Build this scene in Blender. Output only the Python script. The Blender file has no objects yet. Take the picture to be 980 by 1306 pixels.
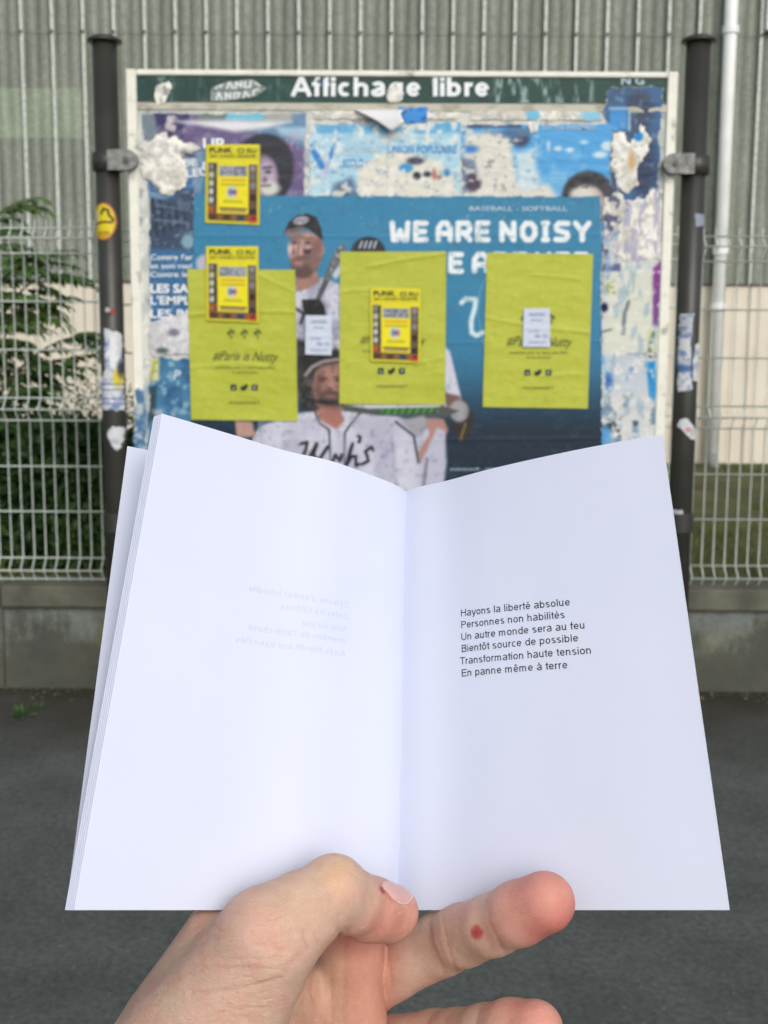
import bpy, math, random
import numpy as np
from mathutils import Matrix, Vector
R = math.radians
random.seed(4)
RNG = np.random.default_rng(7)
SC = bpy.context.scene
COL = SC.collection

# ------------------------------------------------------------------ camera
FOC = 1500.0; CXP, CYP = 490.0, 653.0
CAM = np.array([0.0, 0.0, 1.485]); PITCH = R(8.0); ROLL = R(0.3)
_F = np.array([0, math.cos(PITCH), -math.sin(PITCH)])
_U0 = np.array([0, math.sin(PITCH), math.cos(PITCH)]); _R0 = np.array([1.0, 0, 0])
_RT = math.cos(ROLL)*_R0 + math.sin(ROLL)*_U0
_UP = -math.sin(ROLL)*_R0 + math.cos(ROLL)*_U0
cd = bpy.data.cameras.new('camera'); cam = bpy.data.objects.new('camera', cd); COL.objects.link(cam)
cam.matrix_world = Matrix(((_RT[0], _UP[0], -_F[0], CAM[0]), (_RT[1], _UP[1], -_F[1], CAM[1]),
                           (_RT[2], _UP[2], -_F[2], CAM[2]), (0, 0, 0, 1)))
cd.sensor_fit = 'HORIZONTAL'; cd.sensor_width = 36; cd.lens = FOC/980*36
cd.clip_start = 0.02; cd.clip_end = 500
cd.dof.use_dof = True; cd.dof.focus_distance = 0.385; cd.dof.aperture_fstop = 42
SC.camera = cam

# ------------------------------------------------------------------ light
SUN_EL, SUN_AZ = R(31), R(162)          # azimuth from +Y towards +X
w = bpy.data.worlds.new('World'); SC.world = w; w.use_nodes = True
nt = w.node_tree; nt.nodes.clear()
sky = nt.nodes.new('ShaderNodeTexSky'); sky.sky_type = 'NISHITA'; sky.sun_disc = False
sky.sun_elevation = SUN_EL; sky.sun_rotation = SUN_AZ; sky.dust_density = 3.0; sky.air_density = 1.0; sky.ozone_density = 1.0
bg = nt.nodes.new('ShaderNodeBackground'); bg.inputs['Strength'].default_value = 0.15
wo = nt.nodes.new('ShaderNodeOutputWorld')
hs = nt.nodes.new('ShaderNodeHueSaturation'); hs.inputs['Saturation'].default_value = 0.5      # thin cloud: a paler sky
nt.links.new(sky.outputs[0], hs.inputs['Color']); nt.links.new(hs.outputs[0], bg.inputs[0]); nt.links.new(bg.outputs[0], wo.inputs[0])
ld = bpy.data.lights.new('sun', 'SUN'); ld.energy = 1.15; ld.angle = R(35); ld.color = (1.0, 0.965, 0.92)
lo = bpy.data.objects.new('sun', ld); COL.objects.link(lo)
sd = Vector((math.sin(SUN_AZ)*math.cos(SUN_EL), math.cos(SUN_AZ)*math.cos(SUN_EL), math.sin(SUN_EL)))
lo.rotation_euler = sd.to_track_quat('Z', 'Y').to_euler(); lo.location = (3, -3, 6)
SC.view_settings.view_transform = 'Standard'; SC.view_settings.look = 'None'
SC.view_settings.exposure = -0.04; SC.view_settings.gamma = 1.0

# ------------------------------------------------------------------ helpers
def cam2w(x, y, z):
    """camera frame (right, up, forward; metres) to world"""
    x, y, z = [np.asarray(v, float)[..., None] for v in (x, y, z)]
    return CAM + x*_RT + y*_UP + z*_F

def onplane(px, py, Y):
    px = np.asarray(px, float); py = np.asarray(py, float)
    d = _F + ((px-CXP)/FOC)[..., None]*_RT + ((CYP-py)/FOC)[..., None]*_UP
    t = np.asarray(Y, float)/d[..., 1]
    return CAM + d*t[..., None]

def at(px, py, Y):
    p = onplane(px, py, Y); return float(p[0]), float(p[1]), float(p[2])

def lin(c):
    c = np.asarray(c, float)/255.0
    return np.where(c <= 0.04045, c/12.92, ((c+0.055)/1.055)**2.4)

def L4(c): return tuple(float(v) for v in lin(c)) + (1.0,)

ORG = {}
def empty(name, loc, label, cat, group=None):
    o = bpy.data.objects.new(name, None); COL.objects.link(o); o.location = loc
    o.empty_display_size = 0.1
    o['label'] = label; o['category'] = cat
    if group: o['group'] = group
    ORG[o] = np.array(loc, float); return o

def mesh_from(name, V, Fs, smooth=False):
    me = bpy.data.meshes.new(name)
    V = np.asarray(V, np.float32)
    if isinstance(Fs, np.ndarray):
        k = Fs.shape[1]; n = len(Fs)
        me.vertices.add(len(V)); me.vertices.foreach_set('co', V.ravel())
        me.loops.add(n*k); me.loops.foreach_set('vertex_index', Fs.ravel().astype(np.int32))
        me.polygons.add(n); me.polygons.foreach_set('loop_start', np.arange(0, n*k, k, dtype=np.int32))
        me.update(calc_edges=True)
    else:
        me.from_pydata(V.tolist(), [], Fs); me.update()
    if smooth: me.polygons.foreach_set('use_smooth', [True]*len(me.polygons))
    me.validate()
    return me

def obj(name, V, Fs, mat, parent=None, smooth=False, colors=None, label=None, cat=None, group=None, kind=None, origin=None, thick=0):
    V = np.asarray(V, float)
    if parent is not None: org = ORG[parent]
    else:
        if origin is None: origin = (V[:, 0].mean(), V[:, 1].mean(), V[:, 2].min()) if kind != 'structure' else (0, 0, 0)
        org = np.array(origin, float)
    me = mesh_from(name, V-org, Fs, smooth)
    if colors is not None:
        a = me.color_attributes.new('paint', 'FLOAT_COLOR', 'POINT')
        c4 = np.ones((len(V), 4), np.float32); c4[:, :3] = lin(colors)
        a.data.foreach_set('color', c4.ravel())
    if mat: me.materials.append(mat)
    o = bpy.data.objects.new(name, me); COL.objects.link(o)
    if parent is not None: o.parent = parent
    else: o.location = org
    ORG[o] = org
    if thick:
        m = o.modifiers.new('thickness', 'SOLIDIFY'); m.thickness = thick; m.offset = 0
    if label: o['label'] = label
    if cat: o['category'] = cat
    if group: o['group'] = group
    if kind: o['kind'] = kind
    return o

class MB:
    def __init__(s): s.V = []; s.F = []
    def add(s, V, Fs):
        b = len(s.V); s.V += [tuple(map(float, v)) for v in V]; s.F += [tuple(i+b for i in f) for f in Fs]; return s
    def box(s, x0, x1, y0, y1, z0, z1, bev=0):
        if bev:
            b = bev
            # chamfered box: 24 verts
            pts = []
            for sx, X in ((-1, x0), (1, x1)):
                for sy, Y in ((-1, y0), (1, y1)):
                    for sz, Z in ((-1, z0), (1, z1)):
                        pts += [(X, Y-sy*b, Z-sz*b), (X-sx*b, Y, Z-sz*b), (X-sx*b, Y-sy*b, Z)]
            def I(ix, iy, iz, k): return ((ix*2+iy)*2+iz)*3+k
            f = []
            for a in (0, 1):
                f.append([I(a, 0, 0, 0), I(a, 1, 0, 0), I(a, 1, 1, 0), I(a, 0, 1, 0)][::(1 if a else -1)])
                f.append([I(0, a, 0, 1), I(0, a, 1, 1), I(1, a, 1, 1), I(1, a, 0, 1)][::(1 if a else -1)])
                f.append([I(0, 0, a, 2), I(1, 0, a, 2), I(1, 1, a, 2), I(0, 1, a, 2)][::(1 if a else -1)])
            for iy in (0, 1):
                for iz in (0, 1):
                    q = [I(0, iy, iz, 1), I(1, iy, iz, 1), I(1, iy, iz, 2), I(0, iy, iz, 2)]
                    f.append(q if (iy == iz) == 0 else q[::-1])
            for ix in (0, 1):
                for iz in (0, 1):
                    q = [I(ix, 0, iz, 0), I(ix, 1, iz, 0), I(ix, 1, iz, 2), I(ix, 0, iz, 2)]
                    f.append(q if (ix == iz) else q[::-1])
            for ix in (0, 1):
                for iy in (0, 1):
                    q = [I(ix, iy, 0, 0), I(ix, iy, 1, 0), I(ix, iy, 1, 1), I(ix, iy, 0, 1)]
                    f.append(q if (ix == iy) == 0 else q[::-1])
            for ix in (0, 1):
                for iy in (0, 1):
                    for iz in (0, 1):
                        q = [I(ix, iy, iz, 0), I(ix, iy, iz, 1), I(ix, iy, iz, 2)]
                        f.append(q if (ix+iy+iz) % 2 == 1 else q[::-1])
            return s.add(pts, f)
        v = [(x0, y0, z0), (x1, y0, z0), (x1, y1, z0), (x0, y1, z0), (x0, y0, z1), (x1, y0, z1), (x1, y1, z1), (x0, y1, z1)]
        return s.add(v, [(3, 2, 1, 0), (4, 5, 6, 7), (0, 1, 5, 4), (1, 2, 6, 5), (2, 3, 7, 6), (3, 0, 4, 7)])
    def tube(s, pts, r, n=8, cap=True):
        pts = [np.array(p, float) for p in pts]; rs = r if hasattr(r, '__len__') else [r]*len(pts)
        b = len(s.V); V = []
        t0 = pts[1]-pts[0]; ref = np.array([0, 1.0, 0]) if abs(t0[1]) < 0.7*np.linalg.norm(t0) else np.array([1.0, 0, 0])
        for i, p in enumerate(pts):
            t = pts[min(i+1, len(pts)-1)]-pts[max(i-1, 0)]; t = t/(np.linalg.norm(t)+1e-12)
            u = np.cross(t, ref); u /= np.linalg.norm(u)+1e-12; v = np.cross(t, u)
            for k in range(n):
                a = 2*math.pi*k/n; V.append(p+rs[i]*(math.cos(a)*u+math.sin(a)*v))
        Fs = []
        for i in range(len(pts)-1):
            for k in range(n):
                Fs.append((i*n+k, i*n+(k+1) % n, (i+1)*n+(k+1) % n, (i+1)*n+k))
        if cap: Fs += [tuple(range(n))[::-1], tuple((len(pts)-1)*n+k for k in range(n))]
        return s.add(V, Fs)
    def lathe(s, cx, cy, prof, n=24):
        return s.tube([(cx, cy, z) for r, z in prof], [r for r, z in prof], n)
    def obj(s, name, mat, parent=None, **k):
        return obj(name, s.V, s.F, mat, parent, **k)

def solo(o, label, cat, group=None):
    o['label'] = label; o['category'] = cat
    if group: o['group'] = group
    return o

# ---- value noise in numpy
def vnoise(x, y, seed=0):
    xi = np.floor(x).astype(np.int64); yi = np.floor(y).astype(np.int64)
    fx = x-xi; fy = y-yi; fx = fx*fx*(3-2*fx); fy = fy*fy*(3-2*fy)
    def h(a, b):
        n = (a*374761393 + b*668265263 + seed*1442695041) & 0x7fffffff
        n = ((n ^ (n >> 13))*1274126177) & 0x7fffffff
        return ((n ^ (n >> 16)) & 0xffff)/65535.0
    return (h(xi, yi)*(1-fx)+h(xi+1, yi)*fx)*(1-fy)+(h(xi, yi+1)*(1-fx)+h(xi+1, yi+1)*fx)*fy
def fbm(x, y, s=1.0, o=4, seed=0):
    v = 0; a = 0.5; t = 0
    for i in range(o):
        v = v+a*vnoise(x/s+17.3*i, y/s-9.1*i, seed+i); t += a; a *= 0.55; s = s/2.03
    return v/t

# ------------------------------------------------------------------ materials
def newmat(name):
    m = bpy.data.materials.new(name); m.use_nodes = True; n = m.node_tree.nodes; n.clear()
    b = n.new('ShaderNodeBsdfPrincipled'); o = n.new('ShaderNodeOutputMaterial'); m.node_tree.links.new(b.outputs[0], o.inputs[0])
    return m, n, m.node_tree.links, b
def noise_node(n, l, scale, detail=5, rough=0.55, coord='Object', stretch=None):
    tc = n.new('ShaderNodeTexCoord'); nz = n.new('ShaderNodeTexNoise')
    nz.inputs['Scale'].default_value = scale; nz.inputs['Detail'].default_value = detail; nz.inputs['Roughness'].default_value = rough
    if stretch:
        mp = n.new('ShaderNodeMapping'); mp.inputs['Scale'].default_value = stretch
        l.new(tc.outputs[coord], mp.inputs[0]); l.new(mp.outputs[0], nz.inputs['Vector'])
    else: l.new(tc.outputs[coord], nz.inputs['Vector'])
    return nz
def ramp(n, l, src, stops):
    r = n.new('ShaderNodeValToRGB'); e = r.color_ramp.elements
    while len(e) < len(stops): e.new(0.5)
    for i, (p, c) in enumerate(stops): e[i].position = p; e[i].color = c if len(c) == 4 else tuple(c)+(1,)
    l.new(src, r.inputs[0]); return r
def mixc(n, l, fac, a, b, mode='MIX'):
    m = n.new('ShaderNodeMix'); m.data_type = 'RGBA'; m.blend_type = mode
    for s_, v in ((m.inputs[0], fac), (m.inputs[6], a), (m.inputs[7], b)):
        if hasattr(v, 'is_linked') or hasattr(v, 'node'): l.new(v, s_)
        else: s_.default_value = v
    return m.outputs[2]
def bump(n, l, b, src, strength=0.3, dist=0.01, prev=None):
    u = n.new('ShaderNodeBump'); u.inputs['Strength'].default_value = strength; u.inputs['Distance'].default_value = dist
    l.new(src, u.inputs['Height'])
    if prev: l.new(prev, u.inputs['Normal'])
    l.new(u.outputs[0], b.inputs['Normal']); return u.outputs[0]
def simple(name, c1, c2, scale=8, rough=0.6, bmp=0.15, bdist=0.004, metal=0, fine=None, stretch=None, spec=0.4):
    m, n, l, b = newmat(name)
    nz = noise_node(n, l, scale, stretch=stretch)
    r = ramp(n, l, nz.outputs[0], [(0.3, L4(c1)), (0.7, L4(c2))])
    l.new(r.outputs[0], b.inputs['Base Color']); b.inputs['Roughness'].default_value = rough; b.inputs['Metallic'].default_value = metal
    b.inputs['Specular IOR Level'].default_value = spec
    if bmp:
        nf = noise_node(n, l, fine or scale*8, stretch=stretch); bump(n, l, b, nf.outputs[0], bmp, bdist)
    return m
def paintmat(name, rough=0.6, var=0.10, scale=60, bmp=0.1, bdist=0.002, spec=0.35):
    m, n, l, b = newmat(name)
    at_ = n.new('ShaderNodeAttribute'); at_.attribute_name = 'paint'
    nz = noise_node(n, l, scale); r = ramp(n, l, nz.outputs[0], [(0.25, (1-var*1.5,)*3), (0.75, (1+var*0.3,)*3)])
    c = mixc(n, l, 1.0, at_.outputs['Color'], r.outputs[0], 'MULTIPLY')
    l.new(c, b.inputs['Base Color']); b.inputs['Roughness'].default_value = rough; b.inputs['Specular IOR Level'].default_value = spec
    if bmp: bump(n, l, b, nz.outputs[0], bmp, bdist)
    return m

M = {}
M['ink'] = simple('black_ink', (28, 28, 36), (36, 36, 44), rough=0.8, bmp=0)
M['print_black'] = simple('print_black', (24, 26, 24), (34, 36, 30), rough=0.6, bmp=0)
M['print_olive'] = simple('print_olive', (58, 74, 30), (74, 90, 40), rough=0.6, bmp=0)
M['print_white'] = simple('print_white', (214, 222, 228), (235, 240, 242), rough=0.6, bmp=0, scale=20)
M['print_pale'] = simple('print_pale', (150, 186, 205), (196, 214, 222), rough=0.6, bmp=0, scale=30)
M['print_blue'] = simple('print_blue', (80, 150, 205), (96, 165, 215), rough=0.6, bmp=0, scale=30)
M['poster'] = paintmat('printed_paper', 0.55, 0.06, 40)
M['paint_steel'] = paintmat('painted_sticker', 0.5, 0.08, 80)
M['torn'] = paintmat('torn_paper_pulp', 0.9, 0.04, 30, 0.15, 0.003, 0.1)

# ------------------------------------------------------------------ GROUND
def asphalt():
    m, n, l, b = newmat('asphalt')
    big = noise_node(n, l, 3.2, 9, 0.72); fine = noise_node(n, l, 55, 6, 0.8)
    r1 = ramp(n, l, big.outputs[0], [(0.3, L4((70, 74, 72))), (0.7, L4((94, 98, 96)))])
    r2 = ramp(n, l, fine.outputs[0], [(0.3, (0.5,)*3), (0.7, (1.5,)*3)])
    c = mixc(n, l, 1.0, r1.outputs[0], r2.outputs[0], 'MULTIPLY')
    tc = n.new('ShaderNodeTexCoord'); vo = n.new('ShaderNodeTexVoronoi'); vo.inputs['Scale'].default_value = 34; vo.inputs['Randomness'].default_value = 1
    l.new(tc.outputs['Object'], vo.inputs['Vector'])
    rv = ramp(n, l, vo.outputs['Distance'], [(0.05, (1,)*3), (0.11, (0,)*3)])
    sel = n.new('ShaderNodeSeparateColor'); l.new(vo.outputs['Color'], sel.inputs[0])
    gt = n.new('ShaderNodeMath'); gt.operation = 'GREATER_THAN'; gt.inputs[1].default_value = 0.6; l.new(sel.outputs[0], gt.inputs[0])
    mu = n.new('ShaderNodeMath'); mu.operation = 'MULTIPLY'; l.new(rv.outputs[0], mu.inputs[0]); l.new(gt.outputs[0], mu.inputs[1])
    c = mixc(n, l, mu.outputs[0], c, L4((138, 146, 142)))
    # damp, mossy dirt collected along the foot of the wall (a band with an uneven edge)
    sp = n.new('ShaderNodeSeparateXYZ'); l.new(tc.outputs['Object'], sp.inputs[0])
    ad = n.new('ShaderNodeMath'); ad.operation = 'ADD'; l.new(sp.outputs[1], ad.inputs[0])
    nb = noise_node(n, l, 3.0, 5, 0.6); mm = n.new('ShaderNodeMath'); mm.operation = 'MULTIPLY'; mm.inputs[1].default_value = 1.2
    l.new(nb.outputs[0], mm.inputs[0]); l.new(mm.outputs[0], ad.inputs[1])
    mr = n.new('ShaderNodeMapRange'); mr.inputs[1].default_value = 4.55; mr.inputs[2].default_value = 5.5; l.new(ad.outputs[0], mr.inputs[0])
    c = mixc(n, l, mr.outputs[0], c, L4((58, 55, 46)))
    l.new(c, b.inputs['Base Color']); b.inputs['Roughness'].default_value = 0.88; b.inputs['Specular IOR Level'].default_value = 0.3
    bump(n, l, b, fine.outputs[0], 0.6, 0.006)
    return m
M['asphalt'] = asphalt()
YW = 4.98   # front face of the low wall
V = [(-60, -60, 0), (60, -60, 0), (60, YW+0.03, 0), (-60, YW+0.03, 0)]
obj('asphalt_ground', V, [(0, 1, 2, 3)], M['asphalt'], kind='structure')

M['soil'] = simple('soil', (62, 58, 38), (96, 98, 58), 3, 0.95, 0.6, 0.02)
gx = np.linspace(-14, 14, 113); gy = np.linspace(YW+0.17, 13, 60)
GX, GY = np.meshgrid(gx, gy)
def bank_z(x, y): return 0.41+0.02*(y-5)*0.2+0.03*(fbm(x, y, 0.8, 3, 5)-0.5)+np.clip((y-7.2)/3, 0, 1)*0.07
GZ = bank_z(GX, GY)
nx, ny = len(gx), len(gy)
idx = np.arange(nx*ny).reshape(ny, nx)
quads = np.stack([idx[:-1, :-1], idx[:-1, 1:], idx[1:, 1:], idx[1:, :-1]], -1).reshape(-1, 4)
obj('grass_bank', np.stack([GX, GY, GZ], -1).reshape(-1, 3), quads, M['soil'], kind='structure', smooth=True)
obj('far_ground', [(-200, 12.9, 0.38), (200, 12.9, 0.38), (200, 300, 0.38), (-200, 300, 0.38)], [(0, 1, 2, 3)], M['soil'], kind='structure')

# leafy blade scatter helper (vectorised quads / tris)
def blades(P, h, wd, lean, rng):
    n = len(P); a = rng.uniform(0, 2*np.pi, n); d = np.stack([np.cos(a), np.sin(a), 0*a], -1)
    la = rng.uniform(0, 2*np.pi, n); lv = np.stack([np.cos(la), np.sin(la), 0*la], -1)*(lean*rng.uniform(0.2, 1, n)*h)[:, None]
    up = np.array([0, 0, 1.0])
    b0 = P-d*wd[:, None]/2; b1 = P+d*wd[:, None]/2
    m0 = P+up*(h*0.55)[:, None]+lv*0.35-d*wd[:, None]*0.4; m1 = m0+d*wd[:, None]*0.8
    t = P+up*h[:, None]+lv
    V = np.stack([b0, b1, m1, m0, t], 1).reshape(-1, 3); i = np.arange(n)*5
    F = np.concatenate([np.stack([i, i+1, i+2], -1), np.stack([i, i+2, i+3], -1), np.stack([i+3, i+2, i+4], -1)])
    return V, F
def leafmat(name, c1, c2, c3, scale=3.0):
    m, n, l, b = newmat(name)
    nz = noise_node(n, l, scale, 3); nf = noise_node(n, l, scale*14, 2)
    r = ramp(n, l, nz.outputs[0], [(0.3, L4(c1)), (0.52, L4(c2)), (0.72, L4(c3))])
    r2 = ramp(n, l, nf.outputs[0], [(0.3, (0.65,)*3), (0.7, (1.3,)*3)])
    c = mixc(n, l, 1.0, r.outputs[0], r2.outputs[0], 'MULTIPLY')
    l.new(c, b.inputs['Base Color']); b.inputs['Roughness'].default_value = 0.55
    b.inputs['Transmission Weight'].default_value = 0.0
    tr = n.new('ShaderNodeBsdfTranslucent'); l.new(c, tr.inputs[0]); ms = n.new('ShaderNodeMixShader'); ms.inputs[0].default_value = 0.25
    o = [k for k in n if k.type == 'OUTPUT_MATERIAL'][0]
    l.new(b.outputs[0], ms.inputs[1]); l.new(tr.outputs[0], ms.inputs[2]); l.new(ms.outputs[0], o.inputs[0])
    return m
M['grass'] = leafmat('grass_blades', (70, 84, 36), (96, 106, 48), (126, 122, 76), 1.4)
nb_ = 26000
P = np.stack([RNG.uniform(-2.6, 4.6, nb_), RNG.uniform(YW+0.2, 10.1, nb_)**1, np.zeros(nb_)], -1)
keep = (fbm(P[:, 0], P[:, 1], 0.7, 3, 9) > 0.42) & ~((P[:, 1] > 8.3) & (fbm(P[:, 0], P[:, 1], 0.5, 3, 2) > 0.5)); P = P[keep]
P[:, 2] = bank_z(P[:, 0], P[:, 1])-0.005
V, Fc = blades(P, RNG.uniform(0.03, 0.09, len(P)), RNG.uniform(0.004, 0.009, len(P)), 0.9, RNG)
obj('grass', V, Fc, M['grass'], label='short rough grass growing on the bank behind the fence', cat='grass', kind='stuff')

# ------------------------------------------------------------------ LOW WALL
def wallmat():
    m, n, l, b = newmat('weathered_concrete')
    big = noise_node(n, l, 2.2, 6, 0.62); st = noise_node(n, l, 5.0, 9, 0.78, stretch=(1, 1, 0.5)); fine = noise_node(n, l, 24, 6, 0.75)
    r = ramp(n, l, fine.outputs[0], [(0.3, L4((92, 99, 96))), (0.7, L4((122, 129, 126)))])
    tc = n.new('ShaderNodeTexCoord'); sp = n.new('ShaderNodeSeparateXYZ'); l.new(tc.outputs['Object'], sp.inputs[0])
    # moss and dirt splash: blotches standing higher or lower along the wall
    mr = n.new('ShaderNodeMapRange'); mr.inputs[1].default_value = 0.42; mr.inputs[2].default_value = 0.0; l.new(sp.outputs[2], mr.inputs[0])
    ml = n.new('ShaderNodeMath'); ml.operation = 'MULTIPLY'; ml.inputs[1].default_value = 0.42; l.new(mr.outputs[0], ml.inputs[0])
    ad = n.new('ShaderNodeMath'); ad.operation = 'ADD'; l.new(st.outputs[0], ad.inputs[0]); l.new(ml.outputs[0], ad.inputs[1])
    rm = ramp(n, l, ad.outputs[0], [(0.54, (0,)*3), (0.70, (1,)*3)])
    moss = ramp(n, l, big.outputs[0], [(0.42, L4((54, 56, 50))), (0.62, L4((72, 72, 58))), (0.70, L4((108, 100, 52)))])
    sc = n.new('ShaderNodeMath'); sc.operation = 'MULTIPLY'; sc.inputs[1].default_value = 0.85; l.new(rm.outputs[0], sc.inputs[0])
    c = mixc(n, l, sc.outputs[0], r.outputs[0], moss.outputs[0])
    l.new(c, b.inputs['Base Color']); b.inputs['Roughness'].default_value = 0.9; bump(n, l, b, fine.outputs[0], 0.5, 0.008)
    return m
M['wall'] = wallmat()
M['coping'] = simple('coping_concrete', (72, 72, 62), (108, 108, 96), 5, 0.9, 0.5, 0.008)
ZC = at(100, 748, YW-0.03)[2]                       # top of the coping
ZCB = at(100, 776, YW-0.03)[2]
wl = empty('low_wall', (0, YW, 0), 'low grey concrete wall stained with moss, carrying the wire fence', 'wall')
# body with a slightly uneven face, cast in two-metre bays
for i in range(-4, 5):
    x0 = i*2.0+0.35; nxs = np.linspace(x0+0.003, x0+1.997, 41); nzs = np.linspace(-0.05, ZCB+0.003, 14)
    XX, ZZ = np.meshgrid(nxs, nzs); YY = YW+0.012*(fbm(XX, ZZ, 0.5, 4, 3)-0.5)-0.0
    Vv = np.stack([XX, YY, ZZ], -1).reshape(-1, 3); k = np.arange(41*14).reshape(14, 41)
    Q = np.stack([k[:-1, :-1], k[:-1, 1:], k[1:, 1:], k[1:, :-1]], -1).reshape(-1, 4).tolist()
    b = MB(); b.add(Vv, Q); b.box(x0+0.003, x0+1.997, YW+0.012, YW+0.17, -0.05, ZCB)
    b.obj('wall_bay', M['wall'], wl)
    b = MB(); b.box(x0+0.004, x0+1.996, YW-0.035, YW+0.2, ZCB+0.001, ZC, 0.008); b.obj('coping', M['coping'], wl)

# dirt, gravel and dead leaves at the foot of the wall
M['debris'] = simple('dead_leaf', (92, 84, 62), (128, 118, 92), 30, 0.9, 0.2)
n_ = 900
P = np.stack([RNG.uniform(-2.6, 2.8, n_), YW-0.02-np.abs(RNG.normal(0, 0.09, n_)), RNG.uniform(0.002, 0.01, n_)], -1)
s = RNG.uniform(0.003, 0.011, n_); a = RNG.uniform(0, 6.28, n_)
dx = np.stack([np.cos(a)*s, np.sin(a)*s, RNG.uniform(-.3, .3, n_)*s], -1); dy = np.stack([-np.sin(a)*s*.6, np.cos(a)*s*.6, RNG.uniform(-.3, .5, n_)*s], -1)
V = np.stack([P-dx, P-dy, P+dx, P+dy], 1).reshape(-1, 3); V[:, 2] = np.maximum(V[:, 2], 0.001)
obj('leaf_litter', V, np.arange(n_*4).reshape(-1, 4), M['debris'], label='bits of dead leaf and grit along the foot of the low wall', cat='leaf litter', kind='stuff')

# ------------------------------------------------------------------ FENCE
M['wire'] = simple('galvanised_wire', (182, 194, 188), (206, 216, 209), 10, 0.45, 0, metal=0.25, spec=0.5)
YF = YW+0.09
HZ = [at(60, p, YF)[2] for p in (291, 305, 323, 384.5, 446, 507.5, 521.5, 536, 594.5, 652, 711, 725, 738)]
RW, RH = 0.0030, 0.0037
folds = {1: 0, 6: 0, 11: 0}
def fence_panel(x0, n, label, dz):
    o = empty('wire_fence_panel', (x0, YF, ZC), label, 'fence panel', 'welded wire fence panels on the low wall')
    x1 = x0+(n-1)*0.05
    # one vertical wire, bent forward at every fold
    pts = [(0, 0, HZ[0]+0.035)]
    for i, z in enumerate(HZ): pts.append((0, -0.048 if i in folds else 0, z))
    pts.append((0, 0, HZ[-1]-0.02))
    b = MB(); b.tube([(p[0], p[1], p[2]+dz) for p in pts], RW, 5)
    Vv = np.array(b.V); me = mesh_from('vertical_wire', Vv, b.F, True); me.materials.append(M['wire'])
    for i in range(n):
        v = bpy.data.objects.new('vertical_wire', me); COL.objects.link(v); v.parent = o
        v.location = (i*0.05, 0.0, -ZC)
    for i, z in enumerate(HZ):
        y = -0.048 if i in folds else 0
        b = MB(); b.tube([(x0-0.01, YF+y-0.0055, z+dz), (x1+0.01, YF+y-0.0055, z+dz)], RH, 6); b.obj('horizontal_wire', M['wire'], o, smooth=True)
    return o
xw = float(onplane(129.1, 618, YF)[0])
xs0 = xw-49*0.05
fence_panel(xs0, 50, 'welded wire fence panel left of the notice board, in front of the dark bushes', 0)
fence_panel(xw+0.06, 50, 'welded wire fence panel standing behind the notice board', -0.012)
fence_panel(xw+0.06+2.51, 50, 'welded wire fence panel right of the notice board, in front of the white downpipe', -0.02)
for k, xx in enumerate((xw+0.03, xw+0.03+2.51)):
    b = MB(); b.box(xx-0.02, xx+0.02, YF+0.012, YF+0.05, ZC-0.001, HZ[0]+0.05, 0.003)
    o = b.obj('fence_post', M['wire'], None, group='grey steel posts of the wire fence', cat='fence post',
              label='square grey fence post just behind the %s end of the notice board' % ('left', 'right')[k])

# ------------------------------------------------------------------ BUILDING
YB = 10.2
ZSILL = at(60, 357, YB)[2]; ZB1 = at(60, 176, YB)[2]; ZB2 = at(60, 111, YB)[2]; ZB3 = at(60, 40, YB)[2]
print('building z', ZSILL, ZB1, ZB2, ZB3, 'base', at(900, 600, YB)[2], 'coping', ZC)
def clad_mat(name, c1, c2, c3):
    m, n, l, b = newmat(name)
    at_ = n.new('ShaderNodeAttribute'); at_.attribute_name = 'paint'
    st = noise_node(n, l, 5, 6, 0.6, stretch=(6, 1, 0.25)); bl = noise_node(n, l, 1.1, 5, 0.6); sp = noise_node(n, l, 26, 3, 0.6)
    r = ramp(n, l, st.outputs[0], [(0.3, L4(c1)), (0.52, L4(c2)), (0.72, L4(c3))])
    r2 = ramp(n, l, bl.outputs[0], [(0.3, (0.72,)*3), (0.7, (1.2,)*3)]); r3 = ramp(n, l, sp.outputs[0], [(0.3, (0.9,)*3), (0.75, (1.12,)*3)])
    c = mixc(n, l, 1, r.outputs[0], r2.outputs[0], 'MULTIPLY'); c = mixc(n, l, 1, c, r3.outputs[0], 'MULTIPLY')
    rib = n.new('ShaderNodeSeparateColor'); l.new(at_.outputs['Color'], rib.inputs[0])
    rr = ramp(n, l, sp.outputs[0], [(0.3, L4((160, 169, 163))), (0.6, L4((196, 204, 198)))])
    c = mixc(n, l, rib.outputs[0], c, rr.outputs[0])
    l.new(c, b.inputs['Base Color']); b.inputs['Roughness'].default_value = 0.6; b.inputs['Specular IOR Level'].default_value = 0.3
    return m
M['clad'] = clad_mat('fibreglass_cladding', (82, 90, 78), (106, 113, 100), (130, 137, 124))
M['clad_green'] = clad_mat('greener_fibreglass_cladding', (112, 126, 106), (126, 140, 120), (140, 152, 132))
M['clad_dark'] = clad_mat('grimy_fibreglass_cladding', (86, 94, 84), (104, 110, 98), (120, 126, 114))
bd = empty('industrial_building', (0, YB, 0.45), 'industrial building with grey-green corrugated cladding above pale beige wall panels', 'building')
PITCHX = 0.2545
XR = float(onplane(30, 60, YB)[0])      # a main rib passes here
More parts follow.
